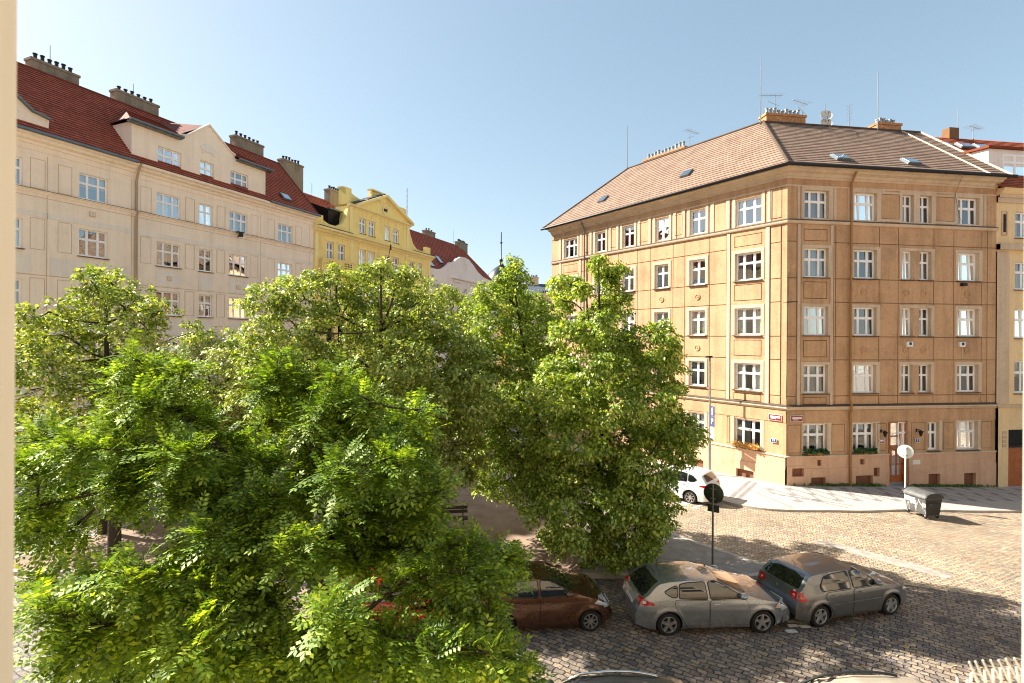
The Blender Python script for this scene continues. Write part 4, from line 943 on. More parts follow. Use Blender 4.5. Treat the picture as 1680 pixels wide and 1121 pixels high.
# ---------------- white gabled house
wb = thing('white_gabled_building', 'pinkish white house with a curved gable under a big red roof', 'building', V0.w(43, 0, 0))
W0, W1 = 33.45, 53.6
wc = [(34.6, 35.6), (39.5, 40.7), (45.0, 46.1), (49.6, 50.7)]
rs = []
for a, c in wc+[(42.2, 43.2)]:
    for z0, z1 in ((13.6, 15.4), (10.2, 12), (6.8, 8.6)): rs += [(a-.12, c+.12, z1, z1+.12, -.05, 0)]
for a, c in wc+[(42.2, 43.2)]:
    for z0, z1 in ((13.6, 15.4), (10.2, 12), (6.8, 8.6)): rs += [(a, c, z0, z1, None, 0)]
b = MB(); height_wall(b, V0, W0, W1, -1.2, 17.0, rs)
gc = [(33.45, 17.0), (33.45, 17.3), (35, 17.25), (36.5, 17.55), (37.6, 18.1), (38.4, 18.6), (39.3, 18.75), (40.2, 19.3), (41.4, 19.75), (42.6, 19.85), (43.8, 19.7), (45.2, 19.1), (46.6, 18.3), (48.5, 17.7), (50.5, 17.5), (53.6, 17.2), (53.6, 17.0)]
b.prism([V0.w(u, 0, z) for u, z in gc], inV*.35)
for u in (W0, W1): b.face([V0.w(u, 0, -1), V0.w(u, 10, -1), V0.w(u, 10, 17), V0.w(u, 0, 17)])
b.box(V0, 38.6, 49.5, -.35, 0, 16.5, 16.62); b.box(V0, 39.2, 41.6, -.2, 0, 16.1, 16.3); b.box(V0, 44.2, 48, -.2, 0, 16.1, 16.3)
b.box(V0, 42.85, 43.0, -.12, 0, 18.0, 19.0)
b.build('wall', M_white, wb); dark_room(wb, V0, W0+.1, W1-.1, .5, 16.8)
for a, c in wc+[(42.2, 43.2)]:
    for z0, z1 in ((13.6, 15.4), (10.2, 12)): window(wb, V0, a, c, z0, z1, 2, style=0, sill=False)
b = MB(); tiles(b, V0.w(W0-.1, .1, 16.9), V0.w(W1+.6, .1, 16.9), V0.w(50.9, 5.5, 23.2), V0.w(W0-.1, 5.5, 23.2), .3, .05); tiles(b, V0.w(W1+.6, .1, 16.9), V0.w(W1+.6, 10.5, 16.9), V0.w(50.9, 5.5, 23.2), V0.w(50.9, 5.5, 23.2))
b.face([V0.w(W0-.1, 5.5, 23.2), V0.w(50.9, 5.5, 23.2), V0.w(W1+.6, 10.5, 16.9), V0.w(W0-.1, 10.5, 16.9)])
wr = b.build('roof', [M_tileL], wb, uv=True, fix=False)
chimney(wr, V0, 41.0, 43.4, 5.4, 6.1, 22, 23.9, 3, [M_chim, M_dark], h=.3); chimney(wr, V0, 50.0, 52.8, 5.0, 5.8, 20, 23.8, 6, [M_chim, M_dark], h=.3)
s_ = 6.3/5.4
for u, y, k in ((34.4, .6, 1.0), (38.0, 1.4, .9), (46.2, 2.4, .9)): skylight(wr, Vector(V0.w(u, y, 16.9+(y-.1)*s_+.1)), axV, inV+Vector((0, 0, s_)), k, 1.5*k)
antenna('tv_antenna', 'aerial on the chimney at the far end of the white house', V0.w(49.2, 5.6, 23), 2.4, 'comb', .3)

# ---------------- green dome turret and farther houses
t = thing('domed_turret_building', 'far corner house with a dark onion dome and needle spire', 'building', at(826, 470, 98))
c = at(822, 470, 98); b = MB(); z = c.z; c0 = Vector((c.x, c.y, 0))
b.lathe(c0, [(2.2, -1), (2.2, z-3.6), (2.5, z-3.4), (2.5, z-3.1)], 'z', 12); b.build('turret', M_cream, t)
b = MB(); b.lathe(c0, [(2.5, z-3.1), (2.75, z-2), (3.0, z-.6), (2.95, z+.7), (2.4, z+2.2), (1.4, z+3.2), (.5, z+3.9), (.3, z+4.6), (.35, z+4.9), (.1, z+5.2), (.08, z+10)], 'z', 20)
b.lathe(c0, [(.01, z+8.3), (.28, z+8.05), (.01, z+7.8)], 'z', 8); b.build('dome', plain('patina_dome', srgb(34, 44, 48), .4, .3, var=.2), t, smooth=45)
def far_block(label, px0, px1, pyt, Y, roof_h, mat, rmat, cols, seed):
    p, q = at(px0, pyt, Y), at(px1, pyt, Y); F = Fr((p.x, p.y), (q.x-p.x, q.y-p.y)); W = (q-p).length; z = p.z
    t = thing('distant_building', label, 'building', (p.x, p.y, 0)); rs = []
    ws = []
    for i in range(cols):
        u = (i+.5)*W/cols
        for k in range(5):
            z1 = z-1.2-k*3.4
            if z1 > 3: ws.append((u-.55, u+.55, z1-1.7, z1))
    b = MB(); height_wall(b, F, 0, W, -1.5, z, [(*w_, .2, 1) for w_ in ws]); b.box(F, 0, W, .01, 9, -1.5, z-.01, 0); b.box(F, -.3, W+.3, -.4, .4, z-.3, z, 0)
    b.build('wall', [mat, M_dark], t)
    for w_ in ws:
        b = MB(); b.box(F, w_[0], w_[0]+.1, .05, .15, w_[2], w_[3]); b.box(F, w_[1]-.1, w_[1], .05, .15, w_[2], w_[3]); b.box(F, (w_[0]+w_[1])/2-.06, (w_[0]+w_[1])/2+.06, .05, .15, w_[2], w_[3]); b.box(F, w_[0]+.1, w_[1]-.1, .06, .14, w_[2]+1.1, w_[2]+1.22); b.build('window', M_frame, t)
    b = MB(); e0, e1 = F.w(-.4, -.4, z), F.w(W+.4, -.4, z)
    tiles(b, e0, e1, F.w(W+.2, 4.5, z+roof_h), F.w(.2, 4.5, z+roof_h)); b.face([F.w(.2, 4.5, z+roof_h), F.w(W+.2, 4.5, z+roof_h), F.w(W+.4, 9, z), F.w(-.4, 9, z)]); b.face([e0, F.w(.2, 4.5, z+roof_h), F.w(-.4, 9, z)]); b.face([e1, F.w(W+.2, 4.5, z+roof_h), F.w(W+.4, 9, z)])
    r = b.build('roof', [rmat], t, uv=True, fix=False)
    chimney(r, F, W*.45, W*.75, 4, 4.8, z+roof_h-.8, z+roof_h+1.2, 4, [M_cream, M_dark], h=.3)
M_slate = tile_mat('grey_slate', srgb(120, 128, 140), srgb(96, 104, 116), .2)
far_block('far cream house with slate roof in the gap between the streets', 850, 897, 486, 92, 2.6, M_cream, M_slate, 4, 1)
far_block('farthest pale house glimpsed through the trees beside the corner block', 862, 925, 500, 76, .8, M_beige2, M_slate, 5, 2)
# ================================================================ ground, streets
def drape(name, polys, dz, mat, kind='structure', parent=None, thick=0):
    bm = bmesh.new()
    for poly in polys:
        vs = [bm.verts.new((p[0], p[1], 0)) for p in poly]
        f = bm.faces.new(vs)
        if f.normal.z < 0: f.normal_update()
    for axis, vals in ((0, (15.8, 40)), (1, (8, 31, 42))):
        for v in vals:
            co = (v, 0, 0) if axis == 0 else (0, v, 0); no = (1, 0, 0) if axis == 0 else (0, 1, 0)
            bmesh.ops.bisect_plane(bm, geom=bm.verts[:]+bm.edges[:]+bm.faces[:], plane_co=co, plane_no=no)
    bmesh.ops.triangulate(bm, faces=bm.faces[:])
    for v in bm.verts: v.co.z = road_z(v.co.x, v.co.y)+dz
    if thick:
        r = bmesh.ops.extrude_face_region(bm, geom=bm.faces[:])
        for g in r['geom']:
            if isinstance(g, bmesh.types.BMVert): g.co.z -= thick
        bmesh.ops.recalc_face_normals(bm, faces=bm.faces)
    else:
        bmesh.ops.recalc_face_normals(bm, faces=bm.faces)
        if bm.faces[:] and sum(f.normal.z for f in bm.faces) < 0: bmesh.ops.reverse_faces(bm, faces=bm.faces)
    me = bpy.data.meshes.new(name); bm.to_mesh(me); bm.free(); me.materials.append(mat)
    o = bpy.data.objects.new(name, me); COL.objects.link(o)
    if parent: o.parent = parent
    if kind: o['kind'] = kind
    return o
def ribbon(pts, w):
    """left/right offset strip polygons along a plan polyline"""
    pts = [Vector(p) for p in pts]; L_, R__ = [], []
    for i, p in enumerate(pts):
        d = (pts[min(i+1, len(pts)-1)]-pts[max(i-1, 0)]).normalized(); n = Vector((-d.y, d.x))*w/2; L_.append(p+n); R__.append(p-n)
    return [[L_[i], L_[i+1], R__[i+1], R__[i]] for i in range(len(pts)-1)]
def smoothline(pts, n=6):
    out = []; P = [Vector(pts[0])]+[Vector(p) for p in pts]+[Vector(pts[-1])]
    for i in range(1, len(P)-2):
        for k in range(n):
            t = k/n; a, b, c, d = P[i-1:i+3]
            out.append(.5*((2*b)+(c-a)*t+(2*a-5*b+4*c-d)*t*t+(3*b-a-3*c+d)*t**3))
    out.append(P[-2]); return out
K = lambda r, g, b: srgb(r, g, b)
M_ground = plain('street_ground', K(110, 100, 88), .95, var=.2)
M_cob = cobble_mat('cobbles', R_(35), .26, .17, [K(92, 84, 80), K(122, 110, 100), K(152, 136, 118), K(100, 96, 96), K(166, 146, 122), K(116, 98, 88)], K(44, 38, 30), .03, .10, .3)
M_cobfar = cobble_mat('cobbles_far', R_(24), .24, .15, [K(166, 148, 128), K(190, 168, 138), K(150, 138, 126), K(200, 180, 150), K(168, 136, 112)], K(84, 68, 50), .035, .10, .3)  # lighter than the near cobbles: sunshine mixed into the stone colours
M_park = plain('packed_earth', K(140, 118, 98), .95, var=.25, vscale=1.2, bump=.8, bscale=18)
M_asph = plain('grey_asphalt', K(146, 138, 128), .9, var=.25, vscale=2.5, bump=1.0, bscale=40)
M_mosaic = cobble_mat('pale_mosaic', R_(30), .09, .09, [K(188, 182, 174), K(206, 200, 192), K(176, 170, 164), K(198, 194, 188)], K(160, 150, 136), .006, .02, .14)
M_mosd = cobble_mat('dark_mosaic', R_(30), .09, .09, [K(144, 138, 136), K(158, 150, 146), K(134, 130, 130)], K(114, 108, 104), .006, .02, .1)
M_kerb = plain('granite_kerb', K(176, 166, 152), .8, var=.2, vscale=3, bump=.4)
M_paint = plain('road_paint', K(214, 210, 200), .7, var=.18, vscale=9)
M_slab = plain('smooth_slab', K(146, 138, 126), .9, var=.35, vscale=3, bump=.3)

g = 900
drape('ground', [[(-g, -g), (g, -g), (g, g), (-g, g)]], -.03, M_ground)
drape('cobbled_road', [[(-48, 2), (60, 2), (60, 62), (-48, 62)]], 0, M_cob)
# junction and side street in a finer setting, sunlight put into its paler colour
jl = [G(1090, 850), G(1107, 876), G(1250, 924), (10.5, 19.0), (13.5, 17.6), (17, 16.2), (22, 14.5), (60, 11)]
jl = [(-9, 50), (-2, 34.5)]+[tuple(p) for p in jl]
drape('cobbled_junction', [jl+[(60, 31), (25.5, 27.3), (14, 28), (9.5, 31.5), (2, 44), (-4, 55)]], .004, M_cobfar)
# corner pavement
kerb = smoothline([(-3.2, 52.3), (3.0, 41.5), (7.5, 34.0), (9.6, 30.4), G(1184, 822.5), G(1229, 833), G(1286, 838.5), G(1400, 840), G(1478, 838), G(1548, 839), G(1654, 840), (40, 29.0), (60, 31.8)])
far = [UR.w(46, .4, 0)[:2], UR.w(0, .4, 0)[:2], UL.w(0, .4, 0)[:2], UL.w(-12, .4, 0)[:2]]
drape('pavement', [kerb+[Vector(p) for p in far]], .10, M_mosaic, thick=.3)
drape('kerb', ribbon(kerb, .26), .108, M_kerb, thick=.35)
# dark inlays in the pavement
inl = []
def gp_(px, py): return Vector(G(px, py, .1))
inl.append([gp_(1228, 789), gp_(1233, 790), gp_(1203, 817), gp_(1195, 816)]); inl.append([gp_(1239, 791), gp_(1244, 792), gp_(1214, 820), gp_(1206, 819)])
Fp = UR
for i in range(26):
    for j in range(3):
        u = -1.5+i*1.15+(j % 2)*.57; y = -.75-j*1.15
        if u > 25: continue
        s = .22
        inl.append([Vector(Fp.w(u-s, y-s, 0)[:2]), Vector(Fp.w(u+s, y-s, 0)[:2]), Vector(Fp.w(u+s, y+s, 0)[:2]), Vector(Fp.w(u-s, y+s, 0)[:2])])
        if j < 2:
            for q in (-1, 1):
                p0 = Vector(Fp.w(u+q*s*.9, y-s, 0)[:2]); p1 = Vector(Fp.w(u+q*(.57-s*.9), y-1.15+s, 0)[:2]); inl += ribbon([p0, p1], .10)
inl += ribbon([gp_(1275, 812), gp_(1400, 830)], .09); inl += ribbon([gp_(1250, 806), gp_(1390, 833)], .09); inl += ribbon([gp_(1222, 800), gp_(1300, 833)], .08)
drape('pavement_inlay', inl, .106, M_mosd)
# the square
we = lambda s: (-18.6+.425*s, 18.5+s)
park = [(-18.6, 18.2), (8.2, 18.2), (9.3, 18.5), (9.55, 19.2), G(1250, 926, .1), G(1107, 878, .1), (4.9, 25.2), (-2, 34.7), (-8.9, 44), we(23.5)]
drape('park_ground', [[Vector(p) for p in park]], .10, M_park, thick=.3)
drape('park_kerb', ribbon([Vector(p) for p in park]+[Vector(park[0])], .22), .112, M_kerb, thick=.3)
e = [Vector(p) for p in (G(1250, 926, .1), G(1107, 878, .1), (4.9, 25.2), (-2, 34.7))]
inn = [p+Vector((-2.3, -1.4)) for p in e]
drape('asphalt_path', [[Vector((2.5, 18.32)), Vector((8.2, 18.32)), Vector((9.2, 18.6)), Vector((9.43, 19.2)), e[0]+Vector((-.1, 0)), e[1]+Vector((-.1, 0)), e[2]+Vector((-.1, 0)), e[3]+Vector((-.1, 0)), inn[3], inn[2], inn[1], Vector((4.6, 21.2)), Vector((2.5, 20.6))]], .106, M_asph)
drape('crossing_slab', [[G(1330, 889), G(1343, 886), G(1400, 899), G(1500, 925), G(1566, 945), G(1552, 950), G(1470, 928), G(1390, 906)]], .009, M_slab)
# west pavement and near pavement
wk = [V0.w(u, y, 0)[:2] for u, y in ((-34, 0), (-34, -3.4), (60, -3.4), (60, 0))]
drape('west_pavement', [[Vector(p) for p in wk]], .1, M_mosaic, thick=.3)
drape('near_pavement', [[(-40, -20), (60, -20), (60, 7.6), (-40, 7.6)]], .1, M_mosaic, thick=.3)
drape('road_markings', ribbon([Vector(G(1138, 834)), Vector(G(1168, 822))], .14)+ribbon([Vector(G(1084, 816)), Vector(G(1100, 821))], .45)+ribbon([Vector(G(1112, 824)), Vector(G(1128, 828))], .45)+
      [[(G(1284, 1024)[0]+dx, G(1284, 1030)[1]+dy), (G(1284, 1024)[0]+dx+.3, G(1284, 1030)[1]+dy+.03), (G(1284, 1024)[0]+dx+.27, G(1284, 1030)[1]+dy+.2), (G(1284, 1024)[0]+dx-.02, G(1284, 1030)[1]+dy+.17)] for dx, dy in ((.1, 0), (.42, -.04), (.2, .24), (-.1, -.3), (.5, .2), (-2.9, .15), (-2.6, .1), (-3.3, .3))], .012, M_paint)
# weeds at the wall base, dry leaves
M_grass = plain('weed_green', K(88, 110, 44), .8, var=.3, vscale=8)
b = MB(); r = random.Random(4)
for k in range(1100):
    u = r.choice([r.gauss(3.0, .8), r.gauss(9.0, .9), r.gauss(11.5, .7), r.gauss(5.2, .4), r.uniform(0, 14)]); y = -.12-abs(r.gauss(0, .10)); x_, y_, _ = UR.w(u, y, 0)
    if u < -.1 or 6.5 < u < 8: continue
    z = road_z(x_, y_)+.1; a = r.uniform(0, 6.28); h = r.uniform(.05, .2); d = Vector((math.cos(a), math.sin(a), 0))
    p = Vector((x_, y_, z)); b.face([p, p+d*.03, p+d*.08+Vector((0, 0, h)), p+d*.02+Vector((0, 0, h*.8))])
tag(b.build('weeds', M_grass, None, fix=False), kind='stuff')
b = MB()
for k in range(900):
    x_, y_ = r.uniform(3, 16), r.uniform(13, 22); z = road_z(x_, y_)+.02+(.11 if y_ > 18.3 and x_ < 9 else 0); a = r.uniform(0, 6.28); s = r.uniform(.02, .05)
    p = Vector((x_, y_, z)); d = Vector((math.cos(a), math.sin(a), r.uniform(-.1, .3)))*s; e_ = Vector((-math.sin(a), math.cos(a), 0))*s*.6
    b.face([p-d, p+e_, p+d, p-e_])
tag(b.build('fallen_leaves', plain('dry_leaf_litter', K(176, 150, 84), .9, var=.3, vscale=5), None, fix=False), kind='stuff')

# ================================================================ street furniture
def ground_pt(px, py, dz=0.):
    x, y = G(px, py, dz); return Vector((x, y, road_z(x, y)+dz))
# lamp
p = ground_pt(1164, 779, .1)
t = thing('street_lamp', 'slim grey lamp post with a flat head and blue parking signs beside the sunlit facade', 'street lamp', p)
b = MB(); H_ = 7.35; b.tube([p, p+Vector((0, 0, 2.6)), p+Vector((0, 0, 2.62)), p+Vector((0, 0, H_))], [.085, .08, .055, .045], 10); b.build('post', M_steel, t, smooth=40)
b = MB(); q = p+Vector((0, 0, H_)); b.hexa([q+Vector(v) for v in ((-.32, -.12, 0), (.14, -.12, 0), (.14, .12, 0), (-.32, .12, 0), (-.28, -.09, .1), (.12, -.09, .12), (.12, .09, .12), (-.28, .09, .1))]); b.build('lamp_head', M_dark, t, bevel=.02)
sa = R_(-82)
def plate(name, z, w, h, mat, parent, ang, p, off=.09):
    rot = Matrix.Rotation(ang, 3, 'Z'); b = MB(); F = Fr((p.x, p.y), (math.cos(ang), math.sin(ang)))
    b.box(F, .06, .06+w, -.012, .012, z, z+h, 0); return b.build(name, mat, parent), F
zb = p.z+2.7
M_glareblue = plain('glare_muted_blue_sign', K(66, 74, 116), .5)  # blue greyed to carry the glare on the signs
pl, F = plate('one_way_sign', zb+1.02, .5, .62, M_glareblue, t, sa, p)
b = MB(); b.box(F, .27, .35, -.02, -.013, zb+1.08, zb+1.46); b.prism([F.w(.19, -.013, zb+1.42), F.w(.43, -.013, zb+1.42), F.w(.31, -.013, zb+1.58)], -Vector((F.V[0], F.V[1], 0))*.007); b.build('arrow', M_ink, pl)
pl, F = plate('parking_sign', zb+.38, .5, .62, M_glareblue, t, sa, p)
m = Matrix.Translation(Vector(F.w(.31, -.016, zb+.69))-p) @ Matrix.Rotation(sa, 4, 'Z') @ Matrix.Rotation(R_(90), 4, 'X')
o = text_mesh('lettering', 'P', .55, m, M_ink, t); o.parent = pl
o.matrix_parent_inverse = Matrix.Identity(4); WL[pl.name] = p
pl, F = plate('hours_plate', zb-.38, .5, .7, M_ivory, t, sa, p)
b = MB()
for k in range(5): b.box(F, .12, .5, -.016, -.013, zb-.26+k*.11, zb-.235+k*.11)
b.build('lettering', M_dark, pl)
# sign seen from behind near the cars
def round_sign(label, p, h, ang, back, tilt, extra=None, polem=M_steel):
    t = thing('round_road_sign', label, 'road sign', p); b = MB(); b.tube([p, p+Vector((0, 0, h))], .035, 10); b.build('post', polem, t, smooth=50)
    n = Vector((math.cos(ang), math.sin(ang), 0)); rot = n.to_track_quat('Z', 'Y').to_matrix(); c = p+Vector((0, 0, h-.32))+n*.055
    b = MB(); b.lathe(c, [(.001, 0), (.33, 0), (.35, .01), (.35, .035), (.34, .035), (.33, .015), (.001, .015)], 'z', 40, 0, rot); d = b.build('sign_disc', back, t, smooth=40)
    b = MB(); b.lathe(c+n*.02, [(.001, 0), (.325, 0), (.325, .003), (.001, .003)], 'z', 40, 0, rot); b.build('sign_face', M_blue, d)
    b = MB(); s = Vector((-n.y, n.x, 0))
    for dz in (-.18, .16):
        b = MB(); b.tube([c-s*.1-n*.02+Vector((0, 0, dz)), c+s*.1-n*.02+Vector((0, 0, dz))], .018, 6); b.build('bracket', M_steel, d)
    if extra:
        F = Fr((p.x, p.y), (s.x, s.y)); b = MB(); F2 = F
        b.box(F2, -.2, .2, .04 if F2.V[0]*n.x+F2.V[1]*n.y > 0 else -.07, .07 if F2.V[0]*n.x+F2.V[1]*n.y > 0 else -.04, p.z+h-.98, p.z+h-.72); b.build('supplementary_plate', back, t)
    return t
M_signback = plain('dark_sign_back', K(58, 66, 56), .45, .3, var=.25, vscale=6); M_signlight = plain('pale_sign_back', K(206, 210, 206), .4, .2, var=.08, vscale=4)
p1 = ground_pt(1169, 930, .1); round_sign('round sign with a dark green grey back on a pole behind the silver hatchback', p1, 2.92, R_(52), M_signback, 0, True, plain('grey_pole', K(120, 124, 112), .5, .5, var=.2))
p2 = ground_pt(1485, 829, .1); round_sign('round sign with a pale sunlit back on a white pole behind the waste container', p2, 3.05, R_(50), M_signlight, 0, False, plain('white_pole', K(228, 228, 222), .5))
# the waste container
def container():
    a = ground_pt(1517, 853); bb = ground_pt(1546, 853); c = ground_pt(1490, 841)
    ang = math.atan2(bb.y-a.y, bb.x-a.x)+R_(-6); P = Vector(((a.x+bb.x)/2, (a.y+bb.y)/2, road_z(a.x, a.y)))
    t = thing('waste_container', 'grey metal wheeled waste container with black domed lid ends and white graffiti', 'container', P, ang+R_(8)); t.scale = (.88, .88, .9)
    M_galv = plain('scratched_galvanised', K(92, 92, 88), .6, .3, var=.35, vscale=6); M_blk = plain('black_plastic', K(38, 36, 34), .5, .1, var=.2)
    Wd, Ln = 1.0, 1.3; b = MB()   # x across (end face), y along away from the camera
    lo = [(.44, 0.07), (.44, Ln-.07)]; z0, z1 = .2, 1.06
    b.hexa([(-.40, .06, z0), (.40, .06, z0), (.40, Ln-.06, z0), (-.40, Ln-.06, z0), (-.5, 0, z1), (.5, 0, z1), (.5, Ln, z1), (-.5, Ln, z1)])
    b.build('body', M_galv, t, local=True, bevel=.03)
    b = MB(); b.hexa([(-.41, .035, z0), (.41, .035, z0), (.41, .06, z0), (-.41, .06, z0), (-.51, -.03, z1), (.51, -.03, z1), (.51, .0, z1), (-.51, .0, z1)]); b.build('end_panel', M_blk, t, local=True)
    b = MB(); b.box(WF, -.55, .55, -.04, Ln+.04, z1, z1+.05, 0); b.build('rim', M_galv, t, local=True, bevel=.012)
    b = MB(); n = 14; arc = [(-.55*math.cos(math.pi*i/n), z1+.05+.26*math.sin(math.pi*i/n)) for i in range(n+1)]
    for (xa, za), (xb, zb_) in zip(arc, arc[1:]): b.face([(xa, -.02, za), (xb, -.02, zb_), (xb, Ln+.02, zb_), (xa, Ln+.02, za)])
    b.build('lid', M_galv, t, smooth=60, local=True)
    for y in (-.1, Ln+.02):
        b = MB(); b.prism([(x*1.04, y, z) for x, z in arc], (0, .09, 0)); b.build('lid_end', M_blk, t, local=True, bevel=.015)
    b = MB()
    for x in (-.3, .3):
        b.tube([(x, -.05, .86), (x, -.14, .84), (x, -.14, .72)], .02, 6)
    b.tube([(-.3, -.14, .84), (.3, -.14, .84)], .022, 8); b.build('grab_bar', M_blk, t, local=True)
    for x in (-.36, .36):
        for y in (.12, Ln-.12):
            b = MB(); b.lathe((x, y, .095), [(.02, -.03), (.09, -.03), (.095, 0), (.09, .03), (.02, .03)], 'x', 16); w = b.build('castor', M_dark, t, smooth=40, local=True)
            b = MB(); b.box(WF, x-.05, x+.05, y-.04, y+.04, .13, .22); b.build('castor_fork', M_steel, w, local=True)
    # graffiti strokes on the long side
    b = MB(); r = random.Random(8); sx = lambda z: -.4-(z-z0)/(z1-z0)*.1-.006
    y = Ln-.15
    while y > .12:
        z = r.uniform(.4, .85); pts = []
        for k in range(9):
            pts.append((sx(z), y, z)); y2 = y+r.uniform(-.09, .05); z = min(.95, max(.28, z+r.uniform(-.28, .28))); y = min(Ln-.08, max(.06, y2))
        b.tube(pts, .016, 4, cap=False); y -= .06
    b.build('graffiti', M_ink, t, local=True)
    b = MB()
    for y_, z, s, m_ in ((Ln-.2, .86, .12, 0), (.12, .72, .1, 1), (.8, .8, .16, 0)):
        b.face([(sx(z-s)-.004, y_-s, z-s), (sx(z-s)-.004, y_+s, z-s), (sx(z+s)-.004, y_+s, z+s), (sx(z+s)-.004, y_-s, z+s)], m_)
    b.build('sticker', [M_ivory, plain('pink_sticker', K(220, 170, 160), .6)], t, local=True)
container()
# bench, utility cabinet, post seen through the leaves
def bench(p, ang, label):
    t = thing('park_bench', label, 'bench', p, ang); b = MB()
    for k in range(3): b.box(WF, -.9, .9, -.22+k*.15, -.1+k*.15, .42, .46)
    M_bw = plain('dark_bench_wood', K(58, 44, 34), .7)
    b.build('seat', M_bw, t, local=True); b = MB()
    for k in range(2): b.hexa([(-.9, .26+k*.04, .58+k*.16), (.9, .26+k*.04, .58+k*.16), (.9, .3+k*.04, .58+k*.16), (-.9, .3+k*.04, .58+k*.16), (-.9, .29+k*.04, .7+k*.16), (.9, .29+k*.04, .7+k*.16), (.9, .33+k*.04, .7+k*.16), (-.9, .33+k*.04, .7+k*.16)])
    b.build('backrest', M_bw, t, local=True)
    for x in (-.7, .7):
        b = MB(); b.tube([(x, -.2, 0), (x, -.18, .42), (x, .25, .42), (x, .36, .9)], .025, 6); b.tube([(x, .2, 0), (x, .22, .42)], .025, 6); b.build('leg', M_dark, t, local=True)
p = ground_pt(733, 868, .1); bench(p, R_(8), 'dark park bench on the brown earth of the square under the trees')
p = ground_pt(322, 905); t = thing('utility_cabinet', 'grey utility cabinet half hidden behind the acacia leaves', 'cabinet', p)
b = MB(); b.box(WF, p.x-.4, p.x+.4, p.y-.2, p.y+.2, p.z, p.z+1.15); b.build('body', plain('cabinet_grey', K(96, 94, 88), .7, var=.2), t, bevel=.02); b = MB(); b.box(WF, p.x-.44, p.x+.44, p.y-.24, p.y+.24, p.z+1.15, p.z+1.22); b.build('cap', M_dark, t)
p = ground_pt(63, 912); t = thing('street_post', 'thin grey post at the left beside the window jamb', 'post', p); b = MB(); b.tube([p, p+Vector((0, 0, 1.1))], .05, 10); b.tube([p+Vector((0, 0, 1.1)), p+Vector((0, 0, 1.16))], .065, 10); b.build('pole', M_steel, t)
# ================================================================ the house row we look out of: it shows in panes and car roofs opposite
ob = thing('facing_house_row', 'cream house row the view is taken from, mirrored in the panes and car roofs', 'building', (0, -1.2, 0)); OF = Fr((42, -1.2), (-1, 0))
rs = [(0, 76, z, z+.35, -.15, 1) for z in (4.4, 14.6)]+[(0, 76, 17.6, 18.4, -.4, 1)]
for k in range(24):
    for z in (1.8, 5.4, 8.8, 12.1, 15.5): rs.append((1.2+k*3.1, 2.6+k*3.1, z, z+1.7, .2, 2))
b = MB(); height_wall(b, OF, 0, 76, -.5, 18.4, rs)
b.build('wall', [stucco('row_stucco', K(222, 204, 176), .1, 40), M_tantrim, plain('row_window', K(60, 66, 74), .15)], ob)
b = MB(); tiles(b, OF.w(0, -.4, 18.4), OF.w(76, -.4, 18.4), OF.w(76, 5, 23), OF.w(0, 5, 23), .6); b.build('roof', M_tileL, ob, uv=True, fix=False)
# ================================================================ the window we look out of
M_jamb = plain('cream_window_jamb', K(232, 218, 194), .5, var=.04)
t = thing('window_frame', 'cream painted window frame the street is seen through', 'window frame', (0, .4, CAMH-.5))
b = MB(); zl, zh = CAMH-.62, CAMH+.9
for x0, x1, y0, y1 in ((-.48, -.3935, .25, .42), (-.48, -.3885, .25, .407), (-.48, -.385, .25, .399)): b.box(WF, x0, x1, y0, y1, zl, zh)
b.build('jamb', M_jamb, t)
b = MB(); b.box(WF, .3285, .45, .28, .34, zl, zh); b.build('jamb', M_jamb, t)
b = MB(); b.box(WF, -.45, .45, .25, .42, zh, zh+.1); b.build('head', M_jamb, t)
b = MB(); b.box(WF, -.45, .9, .25, .72, CAMH-.68, CAMH-.64); b.build('sill', M_gut, t)
t = thing('bird_spikes', 'strip of pale plastic bird spikes standing on the outer window sill', 'bird spikes', (.6, .62, CAMH-.5))
M_spk = plain('spike_plastic', K(226, 214, 190), .4); zz = 99; tips = [(1590, 1086), (1600, 1085), (1612, 1083), (1625, 1083), (1638, 1083), (1650, 1081), (1664, 1080)]
for i, (px, py) in enumerate(tips):
    tp = at(px, py, .62); bs = at(px+34+2*i, py+78, .62); b = MB(); b.tube([bs, tp], [.0011, .0009], 6); b.build('spike', M_spk, t, fix=False); zz = min(zz, bs.z)
for px, py, dx in ((1594, 1104, -6), (1615, 1100, 8), (1629, 1098, 4), (1641, 1097, 6), (1654, 1096, 10), (1667, 1095, 14), (1587, 1116, 4), (1570, 1112, 10)):
    tp = at(px, py, .66); bs = at(px+dx, py+62, .66); b = MB(); b.tube([bs, tp], [.0014, .0011], 6); b.build('spike', M_spk, t, fix=False); zz = min(zz, bs.z)
b = MB(); b.box(WF, .5, .86, .56, .63, CAMH-.64, zz); b.build('base_strip', M_white_p, t)
# ================================================================ cars
def paint(name, col, metal=.6, rough=.32):
    if name in MATS: return MATS[name]
    m = bpy.data.materials.new(name); nt, out = _nodes(m)
    p = N(nt, 'ShaderNodeBsdfPrincipled', i_Metallic=metal, i_Roughness=rough); p.inputs['Coat Weight'].default_value = 1; p.inputs['Coat Roughness'].default_value = .03
    tc = N(nt, 'ShaderNodeTexCoord'); n = N(nt, 'ShaderNodeTexNoise', i_Scale=3.0, i_Detail=6.0, i_Roughness=.7); L(nt, tc, 'Object', n, 'Vector')
    r = ramp(nt, [(.3, mul(col, .96)), (.7, mul(col, 1.02))]); L(nt, n, 'Fac', r, 'Fac'); L(nt, r, 'Color', p, 'Base Color')
    r2 = ramp(nt, [(.35, (rough, rough, rough, 1)), (.75, (rough+.05,)*3+(1,))]); L(nt, n, 'Fac', r2, 'Fac'); L(nt, r2, 'Color', p, 'Roughness')
    L(nt, p, 0, out, 0); MATS[name] = m; return m
M_cglass = plain('car_glass', srgb(22, 26, 28), .02, coat=1, spec=1.0)
